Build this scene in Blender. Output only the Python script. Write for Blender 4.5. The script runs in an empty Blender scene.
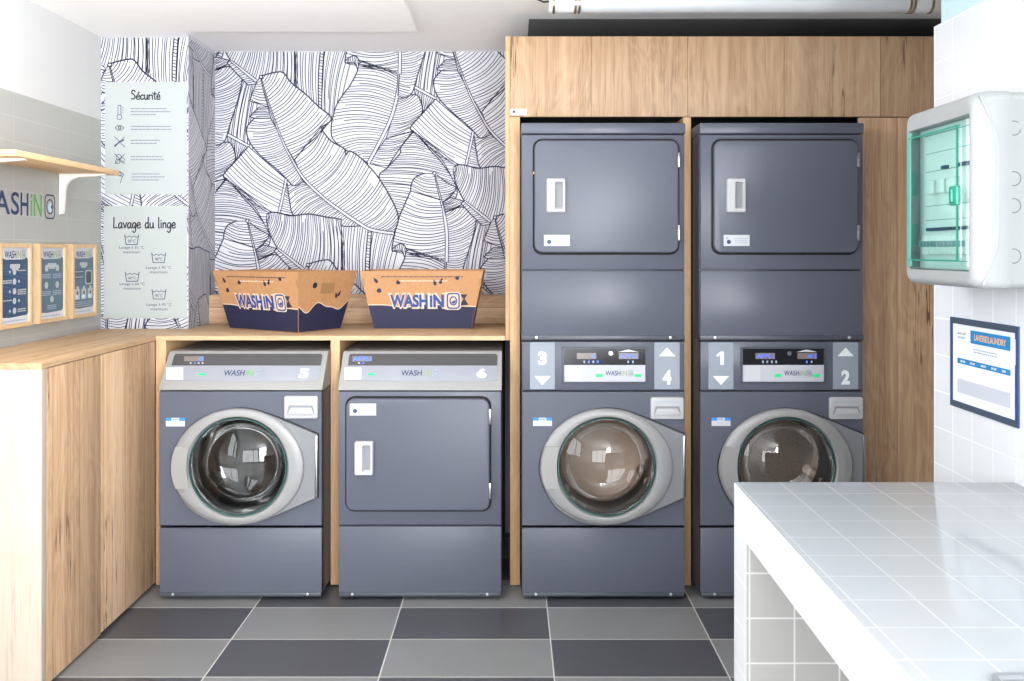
import bpy, bmesh, math, random
from mathutils import Vector, Matrix

random.seed(7)
S = bpy.context.scene
COL = S.collection
F, CX, CY, CH = 900.0, 511.0, 251.0, 1.46      # focal length in px, vanishing point, camera height

# ------------------------------------------------------------------ helpers
def lin(r, g, b):
    f = lambda c: (c/255/12.92) if c/255 <= .04045 else ((c/255+.055)/1.055)**2.4
    return (f(r), f(g), f(b), 1)

def fx(px, Y): return (px-CX)*Y/F
def fz(py, Y): return CH-(py-CY)*Y/F

MATS = {}
def pm(name, c, rough=.5, metal=0., coat=0., spec=.5, emit=0.):
    if name in MATS: return MATS[name]
    m = bpy.data.materials.new(name); m.use_nodes = True
    b = m.node_tree.nodes['Principled BSDF']
    b.inputs['Base Color'].default_value = lin(*c)
    b.inputs['Roughness'].default_value = rough
    b.inputs['Metallic'].default_value = metal
    b.inputs['Coat Weight'].default_value = coat
    b.inputs['Coat Roughness'].default_value = .08
    b.inputs['Specular IOR Level'].default_value = spec
    if emit:
        b.inputs['Emission Color'].default_value = lin(*c)
        b.inputs['Emission Strength'].default_value = emit
    MATS[name] = m
    return m

class NT:
    """tiny node-tree helper"""
    def __init__(s, name):
        s.m = bpy.data.materials.new(name); s.m.use_nodes = True
        s.t = s.m.node_tree; s.b = s.t.nodes['Principled BSDF']
        MATS[name] = s.m
    def n(s, typ, **kw):
        x = s.t.nodes.new(typ)
        for k, v in kw.items(): setattr(x, k, v)
        return x
    def link(s, a, b): s.t.links.new(a, b)
    def put(s, sock, v):
        if hasattr(v, 'links'): s.link(v, sock)
        else: sock.default_value = v
    def math(s, op, a, b=None, c=None):
        x = s.n('ShaderNodeMath', operation=op)
        s.put(x.inputs[0], a)
        if b is not None: s.put(x.inputs[1], b)
        if c is not None: s.put(x.inputs[2], c)
        return x.outputs[0]
    def mix(s, f, a, b):
        x = s.n('ShaderNodeMix', data_type='RGBA')
        s.put(x.inputs[0], f); s.put(x.inputs[6], a); s.put(x.inputs[7], b)
        return x.outputs[2]
    def xyz(s):
        tc = s.n('ShaderNodeTexCoord'); sp = s.n('ShaderNodeSeparateXYZ')
        s.link(tc.outputs['Object'], sp.inputs[0])
        return [sp.outputs[i] for i in range(3)], tc.outputs['Object']
    def vec(s, x, y, z):
        c = s.n('ShaderNodeCombineXYZ')
        for i, v in enumerate((x, y, z)): s.put(c.inputs[i], v)
        return c.outputs[0]
    def noise(s, v, scale, detail=4, rough=.55, dist=0.):
        x = s.n('ShaderNodeTexNoise')
        s.link(v, x.inputs['Vector']); x.inputs['Scale'].default_value = scale
        x.inputs['Detail'].default_value = detail; x.inputs['Roughness'].default_value = rough
        x.inputs['Distortion'].default_value = dist
        return x.outputs[0]
    def bump(s, h, strength, dist=.002):
        x = s.n('ShaderNodeBump'); x.inputs['Strength'].default_value = strength
        x.inputs['Distance'].default_value = dist
        s.link(h, x.inputs['Height']); s.link(x.outputs[0], s.b.inputs['Normal'])

def wood(name, u, v, light, mid, dark, plank=.3, off=0., rough=.5, crack=1., seam=1.):
    """oak decor: u = axis across the boards, v = axis along the grain"""
    k = NT(name); c, _ = k.xyz(); w = 3-u-v
    pu = k.math('DIVIDE', k.math('SUBTRACT', c[u], off), plank)
    pid = k.math('FLOOR', pu); fr = k.math('FRACT', pu)
    wn = k.n('ShaderNodeTexWhiteNoise', noise_dimensions='1D'); k.link(pid, wn.inputs['W'])
    tone = wn.outputs[0]
    sh = k.math('MULTIPLY', tone, 7.)
    base = k.vec(k.math('ADD', c[u], c[w]), k.math('ADD', k.math('MULTIPLY', c[v], .022), sh), k.math('MULTIPLY', c[w], .3))
    fine = k.noise(base, 210, 4, .65)
    mids = k.noise(base, 26, 4, .55, .25)
    cath = k.noise(k.vec(k.math('ADD', c[u], c[w]), k.math('ADD', k.math('MULTIPLY', c[v], .22), sh), 0.), 5.5, 3, .5, 1.1)
    rings = k.math('MULTIPLY', k.math('ADD', k.math('SINE', k.math('MULTIPLY', cath, 70.)), 1.), .5)
    g = k.math('ADD', k.math('MULTIPLY', mids, .42), k.math('MULTIPLY', fine, .44))
    g = k.math('ADD', g, k.math('MULTIPLY', rings, .06))
    g = k.math('ADD', g, k.math('MULTIPLY', k.math('SUBTRACT', tone, .5), .16))
    rp = k.n('ShaderNodeValToRGB'); k.link(g, rp.inputs[0])
    e = rp.color_ramp.elements
    e[0].position = .28; e[0].color = lin(*dark)
    e[1].position = .66; e[1].color = lin(*light)
    x = e.new(.46); x.color = lin(*mid)
    colr = rp.outputs[0]
    if crack:
        cv = k.vec(k.math('ADD', c[u], c[w]), k.math('ADD', k.math('MULTIPLY', c[v], .045), sh), 0.)
        cn = k.noise(cv, 9, 5, .62, .1)
        near = k.math('SUBTRACT', 1., k.math('MINIMUM', k.math('MULTIPLY', k.math('ABSOLUTE', k.math('SUBTRACT', cn, .5)), 70.), 1.))
        msk = k.noise(k.vec(k.math('ADD', c[u], c[w]), k.math('ADD', k.math('MULTIPLY', c[v], .5), sh), 4.), 3.2, 2)
        mk = k.math('MULTIPLY', k.math('MAXIMUM', k.math('SUBTRACT', msk, .52), 0.), 9.)
        cr = k.math('MINIMUM', k.math('MULTIPLY', k.math('MULTIPLY', near, mk), crack), .85)
        colr = k.mix(cr, colr, lin(70, 46, 28))
    if seam:
        sm = k.math('LESS_THAN', fr, .0035/plank)
        colr = k.mix(k.math('MULTIPLY', sm, .55*seam), colr, lin(80, 55, 35))
    k.link(colr, k.b.inputs['Base Color'])
    k.b.inputs['Roughness'].default_value = rough
    k.b.inputs['Specular IOR Level'].default_value = .35
    k.bump(g, .12, .001)
    return k.m

def tiles(name, u, v, su, sv, ou, ov, c, grout, gw=.003, rough=.15, vary=.02, topz=None, topc=None, bump=.08):
    k = NT(name); q, obj = k.xyz()
    a = k.math('DIVIDE', k.math('SUBTRACT', q[u], ou), su); b = k.math('DIVIDE', k.math('SUBTRACT', q[v], ov), sv)
    fa, fb = k.math('FRACT', a), k.math('FRACT', b)
    da = k.math('MULTIPLY', k.math('MINIMUM', fa, k.math('SUBTRACT', 1., fa)), su)
    db = k.math('MULTIPLY', k.math('MINIMUM', fb, k.math('SUBTRACT', 1., fb)), sv)
    d = k.math('MINIMUM', da, db)
    g = k.math('SUBTRACT', 1., k.math('MINIMUM', k.math('MAXIMUM', k.math('MULTIPLY', k.math('SUBTRACT', d, gw*.35), 1/(gw*.5)), 0.), 1.))
    wn = k.n('ShaderNodeTexWhiteNoise', noise_dimensions='2D')
    k.link(k.vec(k.math('FLOOR', a), k.math('FLOOR', b), 0.), wn.inputs['Vector'])
    hs = k.n('ShaderNodeHueSaturation'); hs.inputs['Color'].default_value = lin(*c)
    k.link(k.math('ADD', 1.-vary, k.math('MULTIPLY', wn.outputs[0], 2*vary)), hs.inputs['Value'])
    colr = k.mix(g, hs.outputs[0], lin(*grout))
    rg = k.math('ADD', rough, k.math('MULTIPLY', g, .15))
    if topz is not None:
        up = k.math('GREATER_THAN', q[2], topz)
        colr = k.mix(up, colr, lin(*topc))
        rg = k.math('MAXIMUM', rg, k.math('MULTIPLY', up, .7))
        g = k.math('MULTIPLY', g, k.math('SUBTRACT', 1., up))
    k.link(colr, k.b.inputs['Base Color']); k.link(rg, k.b.inputs['Roughness'])
    if bump: k.bump(k.math('SUBTRACT', 1., g), bump, .0015)
    return k.m

def glass(name, tint, gl=.06, rough=.02, edge=None, fr=.9):
    """see-through sheet: tinted transparency with a mirror coat that grows at grazing angles"""
    k = NT(name); t = k.t; out = t.nodes['Material Output']
    tr = k.n('ShaderNodeBsdfTransparent'); tr.inputs[0].default_value = (*tint, 1)
    gs = k.n('ShaderNodeBsdfGlossy'); gs.inputs['Roughness'].default_value = rough
    lw = k.n('ShaderNodeLayerWeight'); lw.inputs[0].default_value = .35
    if edge:
        k.link(k.mix(k.math('MINIMUM', k.math('MULTIPLY', lw.outputs['Facing'], 1.1), 1.), (*tint, 1), (*edge, 1)), tr.inputs[0])
    mx = k.n('ShaderNodeMixShader')
    k.link(k.math('MINIMUM', k.math('ADD', k.math('MULTIPLY', lw.outputs['Fresnel'], fr), gl), 1.), mx.inputs[0])
    k.link(tr.outputs[0], mx.inputs[1]); k.link(gs.outputs[0], mx.inputs[2])
    k.link(mx.outputs[0], out.inputs[0])
    return k.m

class Plane:
    def __init__(s, o, u, v, n):
        s.o, s.u, s.v, s.n = Vector(o), Vector(u), Vector(v), Vector(n)
    def __call__(s, a, b, h=0.): return s.o+s.u*a+s.v*b+s.n*h
FRONT = Plane((0, 0, 0), (1, 0, 0), (0, 0, 1), (0, -1, 0))

_txt = {}
def text2d(s, bold=0., shear=0.):
    key = (s, bold, shear)
    if key not in _txt:
        cu = bpy.data.curves.new('t', 'FONT'); cu.body = s; cu.size = 1; cu.offset = bold; cu.shear = shear
        cu.resolution_u = 4
        o = bpy.data.objects.new('t', cu); COL.objects.link(o)
        bpy.context.view_layer.update()
        me = bpy.data.meshes.new_from_object(o.evaluated_get(bpy.context.evaluated_depsgraph_get()))
        vs = [(p.co.x, p.co.y) for p in me.vertices]; fs = [tuple(p.vertices) for p in me.polygons]
        bpy.data.objects.remove(o); bpy.data.curves.remove(cu); bpy.data.meshes.remove(me)
        _txt[key] = (vs, fs)
    return _txt[key]

def offset_poly(pts, d):
    n = len(pts); out = []
    area = sum(pts[i][0]*pts[(i+1) % n][1]-pts[(i+1) % n][0]*pts[i][1] for i in range(n))
    sg = 1 if area > 0 else -1
    for i in range(n):
        p0, p1, p2 = Vector(pts[i-1]), Vector(pts[i]), Vector(pts[(i+1) % n])
        d1 = (p1-p0); d2 = (p2-p1)
        if d1.length < 1e-9: d1 = d2
        if d2.length < 1e-9: d2 = d1
        d1.normalize(); d2.normalize()
        n1 = Vector((-d1.y, d1.x))*sg; n2 = Vector((-d2.y, d2.x))*sg
        nn = n1+n2
        if nn.length < 1e-6: nn = n1
        nn.normalize()
        out.append(tuple(p1+nn*(d/max(.35, nn.dot(n1)))))
    return out

def rrect(x0, z0, x1, z1, r, n=5):
    pts = []
    for cx, cz, a0 in ((x1-r, z1-r, 0), (x0+r, z1-r, 90), (x0+r, z0+r, 180), (x1-r, z0+r, 270)):
        for i in range(n+1):
            a = math.radians(a0+90*i/n); pts.append((cx+r*math.cos(a), cz+r*math.sin(a)))
    return pts

def circ(cx, cz, r, n=48, rz=None):
    return [(cx+r*math.cos(2*math.pi*i/n), cz+(rz or r)*math.sin(2*math.pi*i/n)) for i in range(n)]

class MB:
    def __init__(s): s.v = []; s.f = []; s.mi = []; s.mats = []
    def mid(s, m):
        if m not in s.mats: s.mats.append(m)
        return s.mats.index(m)
    def add(s, vs, fs, m):
        k = len(s.v); i = s.mid(m)
        s.v += [tuple(p) for p in vs]
        for f in fs: s.f.append(tuple(k+j for j in f)); s.mi.append(i)
        return s
    def box(s, x0, x1, y0, y1, z0, z1, m, bev=0., seg=2):
        bm = bmesh.new(); bmesh.ops.create_cube(bm, size=1)
        for p in bm.verts: p.co = Vector(((x0+x1)/2+p.co.x*(x1-x0), (y0+y1)/2+p.co.y*(y1-y0), (z0+z1)/2+p.co.z*(z1-z0)))
        if bev: bmesh.ops.bevel(bm, geom=bm.edges[:], offset=bev, segments=seg, profile=.5, affect='EDGES')
        bm.verts.index_update()
        s.add([p.co for p in bm.verts], [[q.index for q in f.verts] for f in bm.faces], m); bm.free()
        return s
    def flat(s, P, pts, m, h=.0005):
        return s.add([P(a, b, h) for a, b in pts], [range(len(pts))], m)
    def rect(s, P, a0, b0, a1, b1, m, h=.0005):
        return s.flat(P, [(a0, b0), (a1, b0), (a1, b1), (a0, b1)], m, h)
    def prism(s, P, pts, h0, h1, m, bev=0., seg=3, back=True):
        n = len(pts); loops = [(pts, h0)]
        if bev:
            for i in range(seg+1):
                t = math.pi/2*i/seg
                loops.append((offset_poly(pts, bev*(1-math.cos(t))) if i else pts, h1-bev+bev*math.sin(t)))
        else: loops.append((pts, h1))
        vs = [P(a, b, h) for L, h in loops for a, b in L]; fs = []
        for k in range(len(loops)-1):
            for i in range(n):
                j = (i+1) % n; fs.append((k*n+i, k*n+j, (k+1)*n+j, (k+1)*n+i))
        fs.append(tuple((len(loops)-1)*n+i for i in range(n)))
        if back: fs.append(tuple(range(n))[::-1])
        return s.add(vs, fs, m)
    def loops(s, P, Ls, m, cap0=False, cap1=False):
        n = len(Ls[0][0]); vs = [P(a, b, h) for L, h in Ls for a, b in L]; fs = []
        for k in range(len(Ls)-1):
            for i in range(n):
                j = (i+1) % n; fs.append((k*n+i, k*n+j, (k+1)*n+j, (k+1)*n+i))
        if cap0: fs.append(tuple(range(n))[::-1])
        if cap1: fs.append(tuple((len(Ls)-1)*n+i for i in range(n)))
        return s.add(vs, fs, m)
    def stroke(s, P, pts, w, m, h=.0005, closed=False):
        pts = [Vector(p) for p in pts]
        if closed: pts.append(pts[0]); pts.append(pts[1])
        for i in range(len(pts)-1):
            d = pts[i+1]-pts[i]
            if d.length < 1e-9: continue
            e = d.normalized()*w*.3; q = Vector((-d.y, d.x)).normalized()*w/2
            a, b = pts[i]-e, pts[i+1]+e
            s.add([P(*(a+q), h), P(*(a-q), h), P(*(b-q), h), P(*(b+q), h)], [(0, 1, 2, 3)], m)
        return s
    def text(s, P, t, a0, b0, a1, b1, m, h=.0006, bold=0., shear=0., fit=True):
        """lettering filling the rectangle a0..a1 x b0..b1 of the plane"""
        vs, fs = text2d(t, bold, shear)
        xs = [p[0] for p in vs]; ys = [p[1] for p in vs]
        kx = (a1-a0)/(max(xs)-min(xs)); ky = (b1-b0)/(max(ys)-min(ys))
        if not fit: kx = ky
        s.add([P(a0+(x-min(xs))*kx, b0+(y-min(ys))*ky, h) for x, y in vs], fs, m)
        return s
    def bars(s, P, a0, a1, b, th, m, h=.0006, rng=random):
        """a line of print too small to read"""
        a = a0
        while a < a1-th:
            w = min(a1-a, th*rng.uniform(1.6, 5.)); s.rect(P, a, b-th/2, a+w, b+th/2, m, h); a += w+th*.5
        return s
    def tube(s, pts, r, m, n=8, cap=True):
        pts = [Vector(p) for p in pts]; rings = []
        up = Vector((0, 0, 1))
        for i, p in enumerate(pts):
            d = (pts[min(i+1, len(pts)-1)]-pts[max(i-1, 0)]).normalized()
            a = d.cross(up)
            if a.length < 1e-3: a = d.cross(Vector((0, 1, 0)))
            a.normalize(); b = d.cross(a)
            rings.append([p+a*r*math.cos(2*math.pi*k/n)+b*r*math.sin(2*math.pi*k/n) for k in range(n)])
        vs = [q for R in rings for q in R]; fs = []
        for i in range(len(pts)-1):
            for k in range(n):
                j = (k+1) % n; fs.append((i*n+k, i*n+j, (i+1)*n+j, (i+1)*n+k))
        if cap: fs += [tuple(range(n))[::-1], tuple((len(pts)-1)*n+k for k in range(n))]
        return s.add(vs, fs, m)
    def build(s, name, parent=None, ang=35, recalc=True, **props):
        me = bpy.data.meshes.new(name); me.from_pydata(s.v, [], s.f)
        for m in s.mats: me.materials.append(m)
        me.polygons.foreach_set('material_index', s.mi)
        if recalc:
            bm = bmesh.new(); bm.from_mesh(me); bmesh.ops.recalc_face_normals(bm, faces=bm.faces[:]); bm.to_mesh(me); bm.free()
        me.polygons.foreach_set('use_smooth', [True]*len(me.polygons))
        me.set_sharp_from_angle(angle=math.radians(ang)); me.update()
        o = bpy.data.objects.new(name, me); COL.objects.link(o)
        if parent: o.parent = parent
        for k, v in props.items(): o[k] = v
        return o

def thing(name, label, category, loc=(0, 0, 0), rz=0., group=None):
    o = bpy.data.objects.new(name, None); COL.objects.link(o)
    o.empty_display_size = .1; o.location = loc; o.rotation_euler = (0, 0, rz)
    o['label'] = label; o['category'] = category
    if group: o['group'] = group
    return o
def tag(o, label, category, group=None):
    o['label'] = label; o['category'] = category
    if group: o['group'] = group
    return o
def struct(mb, name, **k):
    o = mb.build(name, **k); o['kind'] = 'structure'; return o

# ------------------------------------------------------------------ materials
OAK_L, OAK_M, OAK_D = (216, 188, 158), (198, 165, 132), (166, 130, 100)
oak_front = wood('oak_vertical_grain', 0, 2, (194, 168, 140), (176, 146, 116), (148, 116, 88), .42, .2876)
oak_side = wood('oak_door_grain', 1, 2, OAK_L, OAK_M, OAK_D, .19, .02)
oak_top_x = wood('oak_top_grain_x', 1, 0, (208, 180, 146), (190, 158, 122), (162, 128, 94), .5, .0, crack=.3, seam=0)
oak_top_y = wood('oak_top_grain_y', 0, 1, (208, 180, 146), (190, 158, 122), (162, 128, 94), .5, .0, crack=.3, seam=0)
oak_edge = wood('oak_edge_band', 0, 2, (204, 172, 136), (192, 158, 120), (174, 140, 102), .5, .0, crack=0, seam=0)
oak_overlit = wood('oak_end_panel', 0, 2, (186, 175, 163), (180, 167, 152), (168, 152, 135), .5, .0, crack=.2, seam=0)  # same oak as the doors, colour bleached to imitate strong window light
beech = wood('pale_beech', 0, 1, (232, 200, 158), (224, 186, 140), (210, 168, 120), .5, .0, crack=0, seam=0)
beech_v = wood('pale_beech_frame', 1, 2, (208, 180, 142), (202, 172, 132), (192, 160, 120), .5, .0, crack=0, seam=0)
paint = pm('anthracite_enamel', (86, 89, 101), .32, 0, .0, .27)
paint_dk = pm('anthracite_edge', (68, 71, 82), .4, 0, .0)
black = pm('black_rubber', (18, 18, 20), .6)
gap_m = pm('door_gap_black', (12, 12, 14), .8)
silver = pm('silver_plastic', (146, 145, 143), .4, .1)
silver2 = pm('silver_ring', (142, 141, 141), .4, .1)
silver3 = pm('silver_hinge_plate', (124, 125, 128), .42, .2)
white_pl = pm('white_plastic', (178, 178, 180), .5)
offwhite = pm('pale_grey_plastic', (172, 172, 174), .5)
groove = pm('handle_recess_grey', (128, 130, 134), .6)
strip_w = pm('panel_white_strip', (140, 141, 150), .5)
strip_u = pm('upright_white_strip', (178, 179, 188), .5)
strip_d = pm('panel_dark_strip', (66, 64, 64), .3)
panel_bk = pm('panel_black', (26, 27, 32), .15)
plate_bl = pm('pale_blue_plate', (136, 143, 154), .5)
num_w = pm('white_numeral', (226, 228, 231), .5)
navy = pm('navy_print', (32, 52, 92), .5)
green_p = pm('green_print', (96, 168, 84), .5)
lime_p = pm('pale_green_print', (146, 164, 104), .6)
grey_p = pm('grey_print', (150, 162, 180), .5)
led = pm('green_status_led', (20, 190, 110), .4, emit=.35)
disp_b = pm('blue_display_digits', (50, 100, 250), .4, emit=.9)
disp_g = pm('display_window', (120, 110, 106), .3)
lbl_w = pm('white_label', (188, 190, 195), .5)
lbl_b = pm('blue_label', (40, 130, 220), .5)
chrome = pm('chrome', (170, 170, 172), .25, 1.)
screw_m = pm('screw_steel', (200, 205, 210), .3, .8)
teal_rim = pm('teal_glass_rim', (38, 80, 77), .15, 0, .5)
door_glass = glass('washer_door_glass', (.95, .955, .955), .045, .01, None, .12)
yellow = pm('yellow_lock', (230, 180, 30), .5)
ink = pm('navy_ink', (32, 38, 74), .6)
paper_w = pm('wallpaper_white', (194, 194, 201), .65)
mint = pm('mint_print', (166, 172, 171), .6)
ink2 = pm('sign_ink', (40, 46, 80), .6)
ink3 = pm('sign_small_ink', (112, 118, 135), .6)
white_paint = pm('white_paint', (250, 250, 250), .7)
grey_ceil = pm('ceiling_paint', (242, 242, 242), .75)
teal_paint = pm('pale_teal_paint', (180, 204, 209), .7)
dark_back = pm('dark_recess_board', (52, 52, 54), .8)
white_metal = pm('white_lacquered_metal', (236, 234, 228), .4)
floor_m = None

# ------------------------------------------------------------------ floor, ceiling, walls
k = NT('floor_tiles'); q, ob = k.xyz()
a = k.math('DIVIDE', k.math('SUBTRACT', q[0], .148), .6); b = k.math('DIVIDE', k.math('SUBTRACT', q[1], 3.684), .3)
par = k.math('MODULO', k.math('ABSOLUTE', k.math('ADD', k.math('FLOOR', a), k.math('FLOOR', b))), 2.)
fa, fb = k.math('FRACT', a), k.math('FRACT', b)
d = k.math('MINIMUM', k.math('MULTIPLY', k.math('MINIMUM', fa, k.math('SUBTRACT', 1., fa)), .6),
           k.math('MULTIPLY', k.math('MINIMUM', fb, k.math('SUBTRACT', 1., fb)), .3))
g = k.math('LESS_THAN', d, .0022)
n1 = k.noise(ob, 90, 5, .65); n2 = k.noise(ob, 4, 3)
nn = k.math('ADD', k.math('MULTIPLY', n1, .6), k.math('MULTIPLY', n2, .4))
lt = k.mix(nn, lin(110, 110, 110), lin(136, 135, 135)); dk = k.mix(nn, lin(62, 62, 65), lin(86, 86, 90))
cc = k.mix(par, dk, lt)
sp = k.math('GREATER_THAN', k.noise(ob, 160, 2, .5), .755)
cc = k.mix(k.math('MULTIPLY', sp, .5), cc, lin(190, 190, 190))
cc = k.mix(g, cc, lin(205, 202, 196))
k.link(cc, k.b.inputs['Base Color']); k.b.inputs['Roughness'].default_value = .38
k.bump(k.math('SUBTRACT', nn, k.math('MULTIPLY', g, .4)), .1, .001)
floor_m = k.m

struct(MB().box(-2.1, 2.4, -3.6, 4.8, -.1, 0, floor_m), 'floor')
CEIL = 2.494
struct(MB().box(-2.1, 2.4, -3.6, 4.8, CEIL, CEIL+.1, grey_ceil), 'ceiling')
SOF = Plane((0, 0, 0), (1, 0, 0), (0, 1, 0), (0, 0, -1))
struct(MB().prism(SOF, [(-1.95, -3.4), (-.434, -3.4), (-.434, 4.17), (-1.534, 4.17), (-1.534, 4.28), (-1.95, 4.28)], -CEIL-.001, -2.475, white_paint), 'ceiling_soffit')

struct(MB().box(.08, 2.235, 4.0, 4.66, CEIL-.004, CEIL-.0005, pm('ceiling_shade_paint', (104, 105, 102), .85)), 'ceiling_shade_sheet')  # dark sheet painting in the shade above the oak housing
# left wall: grey stacked tiles up to 2.08 m, white paint above, with a window beside the camera
wl = tiles('grey_wall_tiles', 1, 2, .211, .0965, 3.531, 2.084, (160, 160, 156), (172, 172, 168), .003, .3, .012, 2.084, (196, 196, 196), .1)
WX = -1.95
struct(MB().box(WX-.15, WX, 2.2, 4.8, 0, CEIL, wl).box(WX-.15, WX, -3.6, .1, 0, CEIL, wl)
       .box(WX-.15, WX, .1, 2.2, 0, .75, wl).box(WX-.15, WX, .1, 2.2, 2.35, CEIL, wl), 'wall_left')
frame_m = pm('window_frame_grey', (90, 92, 96), .4)
mb = MB()
for y in (.1, 1.12, 2.15): mb.box(WX-.11, WX-.04, y, y+.06, .75, 2.35, frame_m, .004)
for z in (.75, 2.29): mb.box(WX-.11, WX-.04, .1, 2.21, z, z+.06, frame_m, .004)
struct(mb, 'window_1')
# shop front behind the camera
SF = -3.4
struct(MB().box(-2.1, 2.4, SF-.15, SF, 2.42, CEIL, white_paint).box(-2.1, -1.9, SF-.15, SF, 0, 2.42, white_paint)
       .box(1.12, 2.4, SF-.15, SF, 0, 2.42, white_paint).box(-1.9, 1.12, SF-.15, SF, 0, .12, white_paint), 'wall_front')
mb = MB()
for x in (-1.9, -.92, .08, 1.05): mb.box(x, x+.07, SF-.12, SF-.04, .12, 2.42, frame_m, .004)
for z in (.12, 2.35): mb.box(-1.9, 1.12, SF-.12, SF-.04, z, z+.07, frame_m, .004)
struct(mb, 'window_2')
# right wall: white 10 cm tiles, pale teal paint above
RX = 1.17
wr = tiles('white_wall_tiles', 1, 2, .1, .1, 2.3845, 1.977, (207, 209, 213), (210, 212, 216), .003, .2, .006, None, None, .035)
mb = MB().box(RX+.012, 2.4, -.5, 2.472, 0, CEIL, teal_paint).box(RX+.012, 1.3, -3.6, -2.6, 0, CEIL, teal_paint)  # gap behind the camera lets the added right-hand fill in
mb.box(RX, RX+.013, -.5, 2.49, 0, 2.08, wr).box(RX+.0131, 2.3, 2.472, 2.49, 0, 2.08, wr)
struct(mb, 'wall_right')
struct(MB().box(2.24, 2.4, 2.49, 4.8, 0, CEIL, white_paint), 'wall_alcove')

# ------------------------------------------------------------------ leaf wallpaper (drawn as printed lines on the wall mesh)
def lerp_poly(pts, t):
    Ls = [math.dist(pts[i], pts[i+1]) for i in range(len(pts)-1)]; T = sum(Ls) or 1; s = t*T
    for i, L in enumerate(Ls):
        if s <= L or i == len(Ls)-1:
            f = min(1, s/L) if L > 0 else 0
            return (pts[i][0]+(pts[i+1][0]-pts[i][0])*f, pts[i][1]+(pts[i+1][1]-pts[i][1])*f)
        s -= L
def smooth(pts, n=5):
    if len(pts) < 3: return pts
    out = []
    for i in range(len(pts)-1):
        p0, p1, p2, p3 = pts[max(i-1, 0)], pts[i], pts[i+1], pts[min(i+2, len(pts)-1)]
        for j in range(n):
            t = j/n
            out.append(tuple(.5*(2*p1[c]+(p2[c]-p0[c])*t+(2*p0[c]-5*p1[c]+4*p2[c]-p3[c])*t*t+(3*p1[c]-p0[c]-3*p2[c]+p3[c])*t**3) for c in (0, 1)))
    return out+[pts[-1]]

V1, V2 = (-187., 47.5), (47., 188.)
sh = lambda L, s=1: [(x+V2[0]*s, y+V2[1]*s) for x, y in L]
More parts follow.
